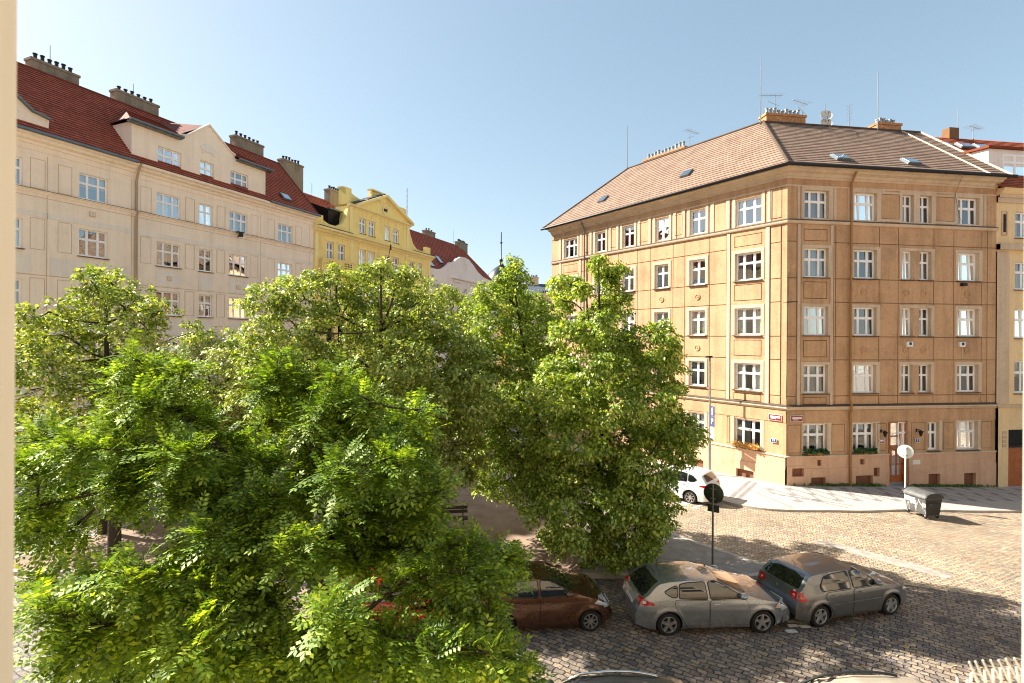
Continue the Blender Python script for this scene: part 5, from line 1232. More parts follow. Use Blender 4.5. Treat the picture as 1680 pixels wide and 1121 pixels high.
M_tyre = plain('tyre_rubber', srgb(28, 27, 26), .85); M_rim = plain('alloy', srgb(196, 196, 194), .3, .9); M_black = plain('black_trim', srgb(22, 22, 22), .6)
M_taill = plain('tail_lamp_red', srgb(176, 20, 22), .15, coat=1); M_taillw = plain('tail_lamp_clear', srgb(225, 205, 200), .15, coat=1)
M_headl = plain('head_lamp', srgb(196, 202, 206), .12, .3, coat=1); M_chrome = plain('chrome', srgb(220, 220, 220), .15, 1.0); M_amber = plain('amber_lens', srgb(226, 130, 60), .2, coat=1)
M_seam = plain('panel_gap', srgb(16, 16, 16), .9)

def smooth_prof(P, L_, n=260):
    xs = np.linspace(0, L_, n); zs = np.interp(xs, [p[0] for p in P], [p[1] for p in P])
    k = np.array([1, 3, 5, 3, 1.]); k /= k.sum()
    for _ in range(3):
        e = np.concatenate([[zs[0]]*2, zs, [zs[-1]]*2]); zs = np.convolve(e, k, 'valid')
    return lambda x: float(np.interp(x, xs, zs))
def car(label, cat, pos, heading, S, body, spokes=5, group=None, name='parked_car'):
    """S: L, W, top profile, axle xs, wheel radius, glass polygons (x from the tail, z up), z belt"""
    Ln, Wd, xr, xf, rw = S['L'], S['W'], S['xr'], S['xf'], S['rw']
    top = smooth_prof(S['top'], Ln); W2 = Wd/2; cx = Ln/2
    def plan(x):
        a = S.get('rr', .42); c = S.get('fr', .75); w = W2
        if x < a: w *= 1-S.get('rk', .17)*((a-x)/a)**2.4
        if x > Ln-c: w *= 1-S.get('fk', .27)*((x-Ln+c)/c)**2.2
        return w
    hz = [.15, .28, .45, .68, .82, .92, 1.0, 1.2, 1.45, 1.75]; tb = S.get('tumble', (.84, .70))
    hw = [.90, .955, .985, 1.0, .99, .965, .935, tb[0]+.005, tb[1], tb[1]-.08]; k_ = S['belt']/.98
    hz = [z*(k_ if z > .3 else 1) for z in hz]
    Ra = rw+.055
    def half(x, z):
        w = plan(x)*float(np.interp(z, hz, hw))
        for ax in (xr, xf):
            d = math.hypot(x-ax, z-rw); w += .022*math.exp(-((d-Ra-.03)/.06)**2)
        return w
    xs = sorted(set([round(v, 4) for v in list(np.linspace(0, .12, 6))+list(np.linspace(.12, Ln-.12, int(Ln/.032)))+list(np.linspace(Ln-.12, Ln, 6))]))
    nz, nt_ = 40, 9; verts = []; 
    def zb(x): return S.get('clear', .19)+.10*max(0, 1-x/.35)+.06*max(0, (x-Ln+.5)/.5)
    for x in xs:
        zt = top(x); crown = min(.05, .03+.03*(zt > 1.1)); ze = zt-crown; z0 = zb(x); row = []
        for j in range(nz+1):
            z = z0+(ze-z0)*j/nz; row.append([x, half(x, z), z])
        we = row[-1][1]
        for k in range(1, nt_+1):
            y = we*(1-k/nt_); row.append([x, y, ze+crown*(1-(y/we)**2.6)])
        full = row+[[p[0], -p[1], p[2]] for p in row[-2::-1]]; verts.append(full)
    m = len(verts[0]); V = np.array(verts)
    inside = np.zeros(V.shape[:2], bool)
    for ax in (xr, xf):
        for i in range(len(xs)):
            if abs(xs[i]-ax) > Ra+.04: continue
            for j in list(range(nz+1))+list(range(m-nz-1, m)):
                x, y, z = V[i, j]; d = math.hypot(x-ax, z-rw)
                if abs(d-Ra) < .022 and d > 1e-6: V[i, j, 0] = ax+(x-ax)/d*Ra; V[i, j, 2] = rw+(z-rw)/d*Ra
                elif d < Ra: inside[i, j] = True
    bm = bmesh.new(); idx = [[bm.verts.new((V[i, j, 0]-cx, V[i, j, 1], V[i, j, 2])) for j in range(m)] for i in range(len(xs))]
    for i in range(len(xs)-1):
        for j in range(m-1):
            if inside[i, j] or inside[i+1, j] or inside[i, j+1] or inside[i+1, j+1]: continue
            try: bm.faces.new((idx[i][j], idx[i+1][j], idx[i+1][j+1], idx[i][j+1]))
            except ValueError: pass
    bm.faces.new(idx[0][::-1]); bm.faces.new(idx[-1])
    for v in [v for v in bm.verts if not v.link_faces]: bm.verts.remove(v)
    bmesh.ops.recalc_face_normals(bm, faces=bm.faces)
    bvh = BVHTree.FromBMesh(bm)
    me = bpy.data.meshes.new('body'); bm.to_mesh(me); bm.free(); me.materials.append(body)
    me.polygons.foreach_set('use_smooth', [True]*len(me.polygons)); me.set_sharp_from_angle(angle=R_(38))
    t = thing(name, label, cat, pos, heading, group)
    o = bpy.data.objects.new('body', me); COL.objects.link(o); o.parent = t
    def overlay(nm, polys, view, mat, off=.005, parent=None, cell=.05, signs=(1, -1), push=0.):
        if view == 'side' and len(signs) > 1:
            return [overlay(nm, polys, view, mat, off, parent, cell, (s_,)) for s_ in signs][0]
        bm = bmesh.new()
        for sg in (signs if view == 'side' else (1, )):
            for P in polys:
                b2 = bmesh.new(); b2.faces.new([b2.verts.new((p[0], p[1], 0)) for p in P])
                for a in (0, 1):
                    lo, hi = min(p[a] for p in P), max(p[a] for p in P); v = lo+cell
                    while v < hi:
                        co = [0, 0, 0]; no = [0, 0, 0]; co[a] = v; no[a] = 1
                        bmesh.ops.bisect_plane(b2, geom=b2.verts[:]+b2.edges[:]+b2.faces[:], plane_co=co, plane_no=no); v += cell
                for v in b2.verts:
                    a, c = v.co.x, v.co.y
                    if view == 'side': org, d = Vector((a-cx, sg*3, c)), Vector((0, -sg, 0))
                    elif view == 'rear': org, d = Vector((-cx-3, a, c)), Vector((1, 0, 0))
                    elif view == 'front': org, d = Vector((cx+3, a, c)), Vector((-1, 0, 0))
                    else: org, d = Vector((a-cx, c, 4)), Vector((0, 0, -1))
                    h, n, _, _ = bvh.ray_cast(org, d)
                    if h is None: h, n, _, _ = bvh.find_nearest(org+d*(3-W2*.8) if view == 'side' else org+d*3)
                    if n.dot(d) > 0: n = -n
                    v.co = h+n*off-d*push
                tmp = bpy.data.meshes.new('x'); b2.to_mesh(tmp); b2.free(); bm.from_mesh(tmp); bpy.data.meshes.remove(tmp)
        bmesh.ops.recalc_face_normals(bm, faces=bm.faces)
        me = bpy.data.meshes.new(nm); bm.to_mesh(me); bm.free(); me.materials.append(mat); me.polygons.foreach_set('use_smooth', [True]*len(me.polygons))
        k = bpy.data.objects.new(nm, me); COL.objects.link(k); k.parent = parent or t; return k
    def grow(P, g):
        c = Vector((sum(p[0] for p in P)/len(P), sum(p[1] for p in P)/len(P))); out = []
        n = len(P); area = sum(P[i][0]*P[(i+1) % n][1]-P[(i+1) % n][0]*P[i][1] for i in range(n)); s = 1 if area > 0 else -1
        for i in range(n):
            a, b_, c_ = Vector(P[i-1]), Vector(P[i]), Vector(P[(i+1) % n]); d1 = (b_-a).normalized(); d2 = (c_-b_).normalized()
            n1 = Vector((d1.y, -d1.x))*s; n2 = Vector((d2.y, -d2.x))*s; k = (n1+n2)/max(.4, 1+n1.dot(n2)); q = b_+k*g; out.append((q.x, q.y))
        return out
    # rounding of polygon corners
    def rnd(P, r=.05):
        out = []; n = len(P)
        for i in range(n):
            a, b_, c = Vector(P[i-1]), Vector(P[i]), Vector(P[(i+1) % n]); r1 = min(r, (a-b_).length*.4); r2 = min(r, (c-b_).length*.4)
            p, q = b_+(a-b_).normalized()*r1, b_+(c-b_).normalized()*r2
            for f in (0, .33, .67, 1): out.append(tuple((p.lerp(b_, f)).lerp(b_.lerp(q, f), f)))
        return out
    for P in S['windows']: 
        g = rnd(P, .05); overlay('window_trim', [grow(g, .022)], 'side', M_black, .009); overlay('side_window', [g], 'side', M_cglass, .014)
    overlay('windscreen', [rnd(S['screen'], .06)], 'front', M_cglass, .006); overlay('rear_window', [rnd(S['rearglass'], .06)], 'rear', M_cglass, .006)
    for D in S['doors']:
        for sg in (1, -1):
            overlay('door_gap', [grow(rnd(D, .09), .009)], 'side', M_seam, .005, signs=(sg,), cell=.03)
            dr = overlay('door', [rnd(D, .09)], 'side', body, .010, signs=(sg,), cell=.03)
            hx, hz_ = max(p[0] for p in D if p[1] > .6)-S.get('hd', .0)-.0, S['belt']-.13
            rx = min(p[0] for p in D if p[1] > .7)+.1 if S.get('rearhandle', True) else hx
            w = half(rx+.1, hz_); b = MB(); b.tube([(rx-cx, sg*(w+.010), hz_), (rx+.03-cx, sg*(w+.038), hz_+.004), (rx+.16-cx, sg*(w+.035), hz_+.004), (rx+.19-cx, sg*(w+.008), hz_)], .013, 6); b.build('handle', S.get('handlemat', body), dr, smooth=60, local=True)
    for nm, P, view, mt in S['decals']: overlay(nm, [rnd(P, .03)], view, {'red': M_taill, 'clear': M_taillw, 'head': M_headl, 'black': M_black, 'amber': M_amber, 'chrome': M_chrome, 'body': body}[mt], .013 if view == 'side' else .007)
    # number plates
    for view, sgn, zc in (('rear', -1, S['plate'][0]), ('front', 1, S['plate'][1])):
        org = Vector((sgn*(cx+3), 0, zc)); h, n, _, _ = bvh.ray_cast(org, Vector((-sgn, 0, 0)))
        b = MB(); x = h.x+sgn*.012; b.box(WF, x-.008, x+.008, -.26, .26, zc-.055, zc+.055); pl = b.build('number_plate', M_ink, t, local=True)
        rot = Matrix.Rotation(R_(90*sgn), 4, 'Z') @ Matrix.Rotation(R_(90), 4, 'X')
        if sgn < 0: text_mesh('lettering', S['reg'], .1, Matrix.Translation((x-.010, 0, zc)) @ rot, M_black, pl)
    # underside, arches, wheels
    b = MB(); b.box(WF, -cx+.25, cx-.3, -W2+.12, W2-.12, .2, .42); b.box(WF, -cx+.9, cx-1.0, -W2+.3, W2-.3, .42, .8)
    for ax in (xr, xf):
        for sg in (1, -1):
            n = 20; y0, y1 = sg*(half(ax, Ra+rw)-.004), sg*(W2-.34)
            for k in range(n):
                a, c = math.pi*(k/n*1.24-.12), math.pi*((k+1)/n*1.24-.12)
                P = [(ax-cx+Ra*math.cos(q), rw+Ra*math.sin(q)) for q in (a, c)]
                ya = [sg*(half(ax+Ra*math.cos(q), rw+Ra*math.sin(q))-.006) for q in (a, c)]
                b.face([(P[0][0], ya[0], P[0][1]), (P[1][0], ya[1], P[1][1]), (P[1][0], y1, P[1][1]), (P[0][0], y1, P[0][1])])
            b.lathe((ax-cx, y1, rw), [(.001, 0), (Ra, 0)], 'y', 24)
    b.build('underbody', M_black, t, local=True)
    for ax in (xr, xf):
        for sg in (1, -1):
            w = MB(); yo = sg*(plan(ax)*.99-.012); q = .1
            w.lathe((ax-cx, yo-sg*.1, rw), [(rw*.66, sg*.095), (rw*.72, sg*.105), (rw*.90, sg*.10), (rw*.985, sg*.075), (rw, sg*.04), (rw, -sg*.06), (rw*.96, -sg*.1), (rw*.6, -sg*.1)], 'y', 40); tw = w.build('wheel', M_tyre, t, smooth=50, local=True)
            r_ = MB(); rr_ = rw*.69
            r_.lathe((ax-cx, yo-sg*.1, rw), [(rr_, sg*.04), (rr_, sg*.10), (rr_*.94, sg*.102), (rr_*.9, sg*.085), (rr_*.88, sg*.02)], 'y', 40, 0)
            r_.lathe((ax-cx, yo-sg*.1, rw), [(.001, sg*.015), (rr_*.89, sg*.015)], 'y', 24, 1)
            r_.lathe((ax-cx, yo-sg*.1, rw), [(.001, sg*.095), (rr_*.17, sg*.095), (rr_*.22, sg*.08), (rr_*.22, sg*.02)], 'y', 16, 0)
            for k in range(spokes):
                a = 2*math.pi*k/spokes+.3
                for da, wi, wo in ([(0, .16, .10)] if spokes == 5 else [(0, .085, .05)]):
                    d = Vector((math.cos(a+da), 0, math.sin(a+da))); s = Vector((-d.z, 0, d.x)); c = Vector((ax-cx, yo-sg*.1, rw)); yy = Vector((0, sg, 0))
                    i0, o0 = d*rr_*.12, d*rr_*.93; f1, f2 = wi*rr_*1.5, wo*rr_*1.9
                    r_.hexa([c+i0-s*f1+yy*.05, c+i0+s*f1+yy*.05, c+o0+s*f2+yy*.06, c+o0-s*f2+yy*.06, c+i0-s*f1*.7+yy*.092, c+i0+s*f1*.7+yy*.092, c+o0+s*f2*.7+yy*.096, c+o0-s*f2*.7+yy*.096], 0)
            r_.build('rim', [M_rim, M_black], tw, smooth=35, local=True)
    # mirrors
    mx, mz = S['mirror']
    for sg in (1, -1):
        w = half(mx, mz); b = MB(); n = 10
        for i in range(6): pass
        c = Vector((mx-cx, sg*(w+.10), mz+.05)); rings = [(-.10, .6), (-.06, .95), (0, 1.0), (.06, .8), (.10, .35)]
        prev = None
        for dx, s in rings:
            ring = [c+Vector((dx, sg*math.cos(q)*.115*s, math.sin(q)*.075*s)) for q in [2*math.pi*k/n for k in range(n)]]
            if prev:
                for k in range(n): b.face([prev[k], prev[(k+1) % n], ring[(k+1) % n], ring[k]])
            prev = ring
            if dx == -.10: b.face(ring)
        b.face(prev); b.build('mirror', S.get('mirrormat', body), t, smooth=60, local=True)
        b = MB(); b.tube([(mx-cx, sg*(w-.02), mz-.01), (mx-cx, sg*(w+.08), mz+.03)], .022, 6); b.build('mirror_stalk', M_black, t, local=True)
    if S.get('rails'):
        x0, x1, mt = S['rails']
        for sg in (1, -1):
            P = []
            for k in range(11):
                x = x0+(x1-x0)*k/10; y = half(x, top(x)-.06)*.93; e_ = min(1, 4*min(k, 10-k)/10); P.append((x-cx, sg*y, top(x)-.015+.055*e_))
            b = MB(); b.tube(P, .022, 6); b.build('roof_rail', mt, t, smooth=60, local=True)
    b = MB(); ax_ = S.get('aerial', .75); b.tube([(ax_-cx, 0, top(ax_)-.01), (ax_-.12-cx, 0, top(ax_)+.14)], [.012, .004], 5); b.build('aerial', M_black, t, local=True)
    return t

golf = dict(L=4.2, W=1.76, xr=.77, xf=3.35, rw=.315, belt=.99, tumble=(.86, .74), rr=.35, rk=.13,
    top=[(0, .52), (.008, .66), (.02, .82), (.045, .98), (.10, 1.06), (.46, 1.40), (.62, 1.45), (.9, 1.475), (1.5, 1.49), (2.0, 1.47), (2.35, 1.39), (3.02, 1.03), (3.2, .98), (3.7, .90), (3.98, .78), (4.12, .62), (4.2, .46)],
    windows=[[(2.88, 1.0), (2.36, 1.33), (2.22, 1.38), (1.93, 1.40), (1.96, .99)], [(1.86, .99), (1.83, 1.40), (1.25, 1.38), (.98, 1.33), (.80, 1.12), (.86, 1.01)]],
    screen=[(-.68, 1.06), (.68, 1.06), (.56, 1.38), (-.56, 1.38)], rearglass=[(-.68, 1.08), (.68, 1.08), (.57, 1.40), (-.57, 1.40)],
    doors=[[(1.93, .25), (2.95, .25), (2.98, .6), (2.93, .95), (1.94, .95)], [(1.90, .25), (1.90, .95), (.98, .95), (.95, .80), (1.05, .62), (1.18, .42), (1.28, .25)]],
    decals=[('tail_lamp', [(-.86, .80), (-.50, .83), (-.50, 1.0), (-.84, 1.03)], 'rear', 'red'), ('tail_lamp', [(.86, .80), (.50, .83), (.50, 1.0), (.84, 1.03)], 'rear', 'red'),
        ('tail_lamp_side', [(.06, .79), (.30, .80), (.17, 1.03), (.11, 1.03)], 'side', 'red'), ('reverse_lamp', [(-.66, .87), (-.58, .87), (-.58, .95), (-.66, .95)], 'rear', 'clear'), ('reverse_lamp', [(.66, .87), (.58, .87), (.58, .95), (.66, .95)], 'rear', 'clear'),
        ('emblem', [(-.05, .92), (.05, .92), (.05, 1.0), (-.05, 1.0)], 'rear', 'chrome'), ('bumper_trim', [(-.72, .30), (.72, .30), (.74, .40), (-.74, .40)], 'rear', 'black'),
        ('side_moulding', [(1.22, .60), (2.92, .60), (2.92, .635), (1.22, .635)], 'side', 'chrome'), ('headlamp', [(-.80, .66), (-.48, .64), (-.48, .78), (-.78, .82)], 'front', 'head'), ('headlamp', [(.80, .66), (.48, .64), (.48, .78), (.78, .82)], 'front', 'head'),
        ('headlamp_side', [(3.72, .74), (3.98, .66), (4.08, .72), (3.86, .83)], 'side', 'head'), ('grille', [(-.44, .66), (.44, .66), (.44, .76), (-.44, .76)], 'front', 'black')],
    plate=(.60, .45), reg='3A0 8240', mirror=(2.78, 1.02), aerial=.7)
mazda = dict(L=4.44, W=1.755, xr=.88, xf=3.52, rw=.32, belt=1.0, tumble=(.85, .70), rr=.5, rk=.2, fr=.9, fk=.3,
    top=[(0, .52), (.03, .70), (.10, .92), (.16, 1.0), (.55, 1.33), (.68, 1.40), (1.0, 1.445), (1.5, 1.465), (2.0, 1.45), (2.4, 1.38), (3.25, 1.03), (3.45, .98), (3.9, .90), (4.2, .78), (4.36, .64), (4.44, .48)],
    windows=[[(3.02, 1.0), (2.45, 1.30), (2.25, 1.355), (2.03, 1.375), (2.06, .985)], [(1.96, .985), (1.93, 1.38), (1.45, 1.365), (1.22, 1.33), (1.18, 1.02)], [(1.12, 1.04), (1.15, 1.31), (.95, 1.25), (.78, 1.17), (.95, 1.06)]],
    screen=[(-.68, 1.07), (.68, 1.07), (.55, 1.36), (-.55, 1.36)], rearglass=[(-.66, 1.01), (.66, 1.01), (.55, 1.37), (-.55, 1.37)],
    doors=[[(2.03, .25), (3.12, .25), (3.16, .6), (3.08, .95), (2.03, .95)], [(2.0, .25), (2.0, .95), (1.08, .98), (1.05, .85), (1.18, .62), (1.3, .42), (1.4, .25)]],
    decals=[('tail_lamp', [(-.84, .84), (-.52, .90), (-.50, .98), (-.78, 1.02)], 'rear', 'red'), ('tail_lamp', [(.84, .84), (.52, .90), (.50, .98), (.78, 1.02)], 'rear', 'red'),
        ('tail_lamp_side', [(.06, .86), (.50, .86), (.44, .93), (.12, 1.0)], 'side', 'red'), ('reverse_lamp', [(.16, .89), (.26, .89), (.25, .96), (.17, .965)], 'side', 'clear'),
        ('sill_strip', [(1.32, .255), (3.05, .255), (3.05, .275), (1.32, .275)], 'side', 'chrome'), ('fuel_flap', [(.62, .80), (.76, .80), (.76, .93), (.62, .93)], 'side', 'body'),
        ('headlamp', [(-.80, .62), (-.46, .62), (-.46, .74), (-.76, .82)], 'front', 'head'), ('headlamp', [(.80, .62), (.46, .62), (.46, .74), (.76, .82)], 'front', 'head'), ('headlamp_side', [(3.86, .72), (4.22, .66), (4.28, .74), (3.98, .84)], 'side', 'head'), ('indicator_lens', [(3.86, .73), (3.96, .72), (4.0, .82), (3.94, .82)], 'side', 'amber'),
        ('grille', [(-.40, .36), (.40, .36), (.46, .5), (-.46, .5)], 'front', 'black')],
    plate=(.72, .5), reg='5A1 3724', mirror=(2.95, 1.03), handlemat=M_chrome)
hyundai = dict(L=3.68, W=1.66, xr=.62, xf=3.02, rw=.295, belt=1.0, tumble=(.86, .73), rr=.35, rk=.15, fr=.7, fk=.28,
    top=[(0, .52), (.02, .72), (.07, .95), (.12, 1.03), (.42, 1.38), (.55, 1.44), (1.0, 1.49), (1.5, 1.49), (1.9, 1.43), (2.7, 1.07), (2.85, 1.02), (3.25, .92), (3.5, .78), (3.62, .62), (3.68, .48)],
    windows=[[(2.55, 1.05), (2.02, 1.33), (1.85, 1.385), (1.62, 1.40), (1.64, 1.02)], [(1.55, 1.02), (1.53, 1.405), (1.0, 1.39), (.82, 1.36), (.70, 1.16), (.72, 1.06)]],
    screen=[(-.64, 1.11), (.64, 1.11), (.53, 1.41), (-.53, 1.41)], rearglass=[(-.56, 1.08), (.56, 1.08), (.50, 1.36), (-.50, 1.36)],
    doors=[[(1.62, .25), (2.62, .25), (2.66, .6), (2.6, .98), (1.62, .98)], [(1.59, .25), (1.59, .98), (.82, 1.0), (.80, .85), (.9, .62), (1.0, .42), (1.08, .25)]],
    decals=[('tail_lamp_side', [(.03, .80), (.22, .82), (.18, 1.04), (.07, 1.04)], 'side', 'red'), ('tail_lamp', [(-.80, .80), (-.52, .84), (-.54, 1.02), (-.76, 1.04)], 'rear', 'red'), ('tail_lamp', [(.80, .80), (.52, .84), (.54, 1.02), (.76, 1.04)], 'rear', 'red'),
        ('headlamp', [(-.76, .64), (-.44, .64), (-.46, .78), (-.70, .86)], 'front', 'head'), ('headlamp', [(.76, .64), (.44, .64), (.46, .78), (.70, .86)], 'front', 'head'), ('headlamp_side', [(3.1, .80), (3.46, .68), (3.54, .76), (3.26, .90)], 'side', 'head'),
        ('grille', [(-.38, .36), (.38, .36), (.42, .52), (-.42, .52)], 'front', 'black')],
    plate=(.62, .5), reg='2A6 5518', mirror=(2.42, 1.06), handlemat=None)
suv = dict(L=4.52, W=1.84, xr=.95, xf=3.64, rw=.345, belt=1.12, tumble=(.88, .74), rr=.4, rk=.14, clear=.22,
    top=[(0, .60), (.02, .80), (.07, 1.05), (.14, 1.16), (.42, 1.52), (.60, 1.60), (1.2, 1.66), (1.8, 1.66), (2.4, 1.56), (3.25, 1.15), (3.45, 1.10), (4.0, 1.0), (4.3, .88), (4.45, .7), (4.52, .5)],
    windows=[[(3.05, 1.16), (2.5, 1.47), (2.3, 1.53), (2.05, 1.55), (2.08, 1.12)], [(1.98, 1.12), (1.95, 1.555), (1.4, 1.54), (1.15, 1.51), (1.14, 1.14)], [(1.06, 1.16), (1.07, 1.49), (.85, 1.44), (.62, 1.28), (.80, 1.17)]],
    screen=[(-.72, 1.20), (.72, 1.20), (.58, 1.53), (-.58, 1.53)], rearglass=[(-.64, 1.20), (.64, 1.20), (.56, 1.49), (-.56, 1.49)],
    doors=[[(2.05, .32), (3.14, .32), (3.18, .7), (3.12, 1.07), (2.05, 1.07)], [(2.02, .32), (2.02, 1.07), (1.12, 1.1), (1.1, .95), (1.24, .7), (1.36, .48), (1.45, .32)]],
    decals=[('tail_lamp_side', [(.05, .95), (.50, .99), (.42, 1.06), (.10, 1.08)], 'side', 'red'), ('tail_lamp', [(-.88, .94), (-.55, .98), (-.55, 1.07), (-.84, 1.09)], 'rear', 'red'), ('tail_lamp', [(.88, .94), (.55, .98), (.55, 1.07), (.84, 1.09)], 'rear', 'red'),
        ('rear_bumper_trim', [(-.80, .32), (.80, .32), (.82, .52), (-.82, .52)], 'rear', 'black'), ('headlamp_side', [(3.95, .84), (4.28, .78), (4.34, .86), (4.05, .94)], 'side', 'head')],
    plate=(.78, .55), reg='4A9 0271', mirror=(2.98, 1.16))
def P2(px, py): x, y = G(px, py); return Vector((x, y))
def place(r, f, S, yaw_off=0.):
    """near-side wheel contact points (rear, front) -> centre and heading"""
    d = (f-r).normalized(); n = Vector((-d.y, d.x)); mid = (r+f)/2+n*(S['W']/2-.1)
    ax = (S['xr']+S['xf'])/2-S['L']/2; c = mid-d*ax
    return (c.x, c.y, road_z(c.x, c.y)), math.atan2(d.y, d.x)
Pm = paint('grey_silver_paint', srgb(158, 162, 166), .75, .24); Pg = paint('warm_grey_paint', srgb(124, 124, 124), .75, .28); Pb = paint('bronze_brown_paint', srgb(94, 62, 42), .6, .26)
Pw = paint('white_paint', srgb(228, 228, 224), 0, .3); Pr = paint('red_paint', srgb(176, 22, 16), .1, .3); Pk = paint('dark_grey_paint', srgb(44, 44, 46), .5, .3); Pc = paint('champagne_paint', srgb(204, 192, 170), .5, .32)
hyundai['handlemat'] = Pb
GC = 'cars parked along the square'
c, a = place(P2(1346, 1026), P2(1456, 1008), golf); car('warm grey hatchback with large red tail lamps standing askew at the end of the row', 'car', c, a, golf, Pg, 5, GC)
c, a = place(P2(1095, 1041), P2(1250, 1037), mazda); car('silver grey five door hatchback with five spoke wheels in the middle of the parked row', 'car', c, a, mazda, Pm, 5, GC)
c, a = place(P2(825, 1041), P2(970, 1034), hyundai); car('small bronze brown hatchback partly under the acacia leaves', 'car', c, a, hyundai, Pb, 8, GC)
h2 = dict(hyundai); h2['handlemat'] = Pr; h2['reg'] = '6A2 4409'
c, a = place(P2(560, 1050), P2(706, 1044), h2); car('bright red hatchback glimpsed through the acacia leaves', 'car', c, a, h2, Pr, 8, GC)
# white car: seen from its rear left, standing along the sunlit facade
rwl = P2(1133, 826); d = Vector((math.cos(R_(139)), math.sin(R_(139)))); n = Vector((-d.y, d.x))   # left side normal
cc = rwl-n*(suv['W']/2-.1)+d*(suv['L']/2-suv['xr'])
car('white sport utility car parked nose away beside the sunlit facade', 'car', (cc.x, cc.y, road_z(cc.x, cc.y)), math.atan2(d.y, d.x), suv, Pw, 8, 'cars along the side street')
s2 = dict(suv); s2['rails'] = (.95, 2.75, M_chrome); s2['reg'] = '1A4 7712'
car('dark sport utility car with bright roof rails standing across the road from the brown hatchback', 'car', (1.45, 9.42, road_z(2, 10)), R_(178), s2, Pk, 8, 'cars on the near side')
s3 = dict(suv); s3['rails'] = (.95, 2.75, M_black); s3['reg'] = '8A3 6150'
car('champagne sport utility car with black roof rails standing near the bird spikes', 'car', (6.05, 9.42, road_z(7, 10)), R_(180), s3, Pc, 8, 'cars on the near side')
dk = dict(golf); dk['reg'] = '7A5 1093'
q = Vector((3.9, 26.6))
# ================================================================ trees
def quads_mesh(name, V, mat, parent, nper=4):
    """V: (n*nper, 3) world coordinates"""
    off = wl(parent); V = (V-np.array(off)).astype(np.float32); n = len(V)//nper
    me = bpy.data.meshes.new(name); me.vertices.add(len(V)); me.vertices.foreach_set('co', V.ravel())
    me.loops.add(n*nper); me.loops.foreach_set('vertex_index', np.arange(n*nper, dtype=np.int32))
    me.polygons.add(n); me.polygons.foreach_set('loop_start', np.arange(0, n*nper, nper, dtype=np.int32))
    try: me.polygons.foreach_set('loop_total', np.full(n, nper, dtype=np.int32))
    except Exception: pass
    me.materials.append(mat); me.update(calc_edges=True)
    o = bpy.data.objects.new(name, me); COL.objects.link(o); o.parent = parent; return o
def unit(a): return a/np.maximum(np.linalg.norm(a, axis=1, keepdims=True), 1e-9)
def leaf_quads(C, out, size, rng, droop=.35, upw=1.0, spread=.8, w=.72):
    """pointed leaves at points C; 'out' the outward direction of each"""
    n = len(C); nr = unit(np.array([0, 0, upw])+rng.normal(0, spread, (n, 3))*[1, 1, .6]+out*.35)
    a = rng.normal(0, 1, (n, 3)); a[:, 2] -= droop*1.5; a += out*.8
    d = unit(a-nr*np.sum(a*nr, 1, keepdims=True)); s = np.cross(d, nr); L_ = size*rng.uniform(.65, 1.25, (n, 1))
    p0 = C; p2 = C+d*L_-np.array([0, 0, 1])*L_*droop*.3; m = C+d*L_*.45
    p1 = m+s*L_*w*.5+nr*L_*.06; p3 = m-s*L_*w*.5+nr*L_*.06
    return np.stack([p0, p1, p2, p3], 1).reshape(-1, 3)
BARK = plain('bark', srgb(74, 60, 48), .95, var=.35, vscale=4, bump=.8, bscale=14)
BARKD = plain('dark_bark', srgb(56, 46, 38), .95, var=.3, vscale=4, bump=.8, bscale=14)
def curve(a, b, sag, rng, n=5, wig=.12):
    a, b = Vector(a), Vector(b); Ln = (b-a).length; P = []
    side = Vector(rng.normal(0, 1, 3)).normalized()*Ln*wig
    for i in range(n+1):
        t = i/n; P.append(a.lerp(b, t)+side*math.sin(math.pi*t)+Vector((0, 0, sag*Ln*math.sin(math.pi*t))))
    return P
def skeleton(nodes, cs, rmax, tip=.016):
    """join every clump to the nearest trunk node or already joined clump; limb thickness grows with what it carries"""
    N_ = [(q, 0., -1) for q in nodes]; order = sorted(range(len(cs)), key=lambda i: min((cs[i]-q).length for q in nodes)); par = {}
    idx = {}
    for i in order:
        c = cs[i]; best = min(range(len(N_)), key=lambda k: (N_[k][0]-c).length*1.35+N_[k][1]*.55+max(0, N_[k][0].z-c.z)*.9)
        par[i] = best; idx[i] = len(N_); N_.append((c, N_[best][1]+(N_[best][0]-c).length, i))
    load = {i: 1. for i in order}
    for i in reversed(order):
        j = N_[par[i]][2]
        if j >= 0: load[j] += load[i]
    rad = lambda l: min(rmax, tip*l**.55+.006)
    return [(N_[par[i]][0], rad(load[i]), rad(max(.4, load[i]-1))) for i in range(len(cs))]
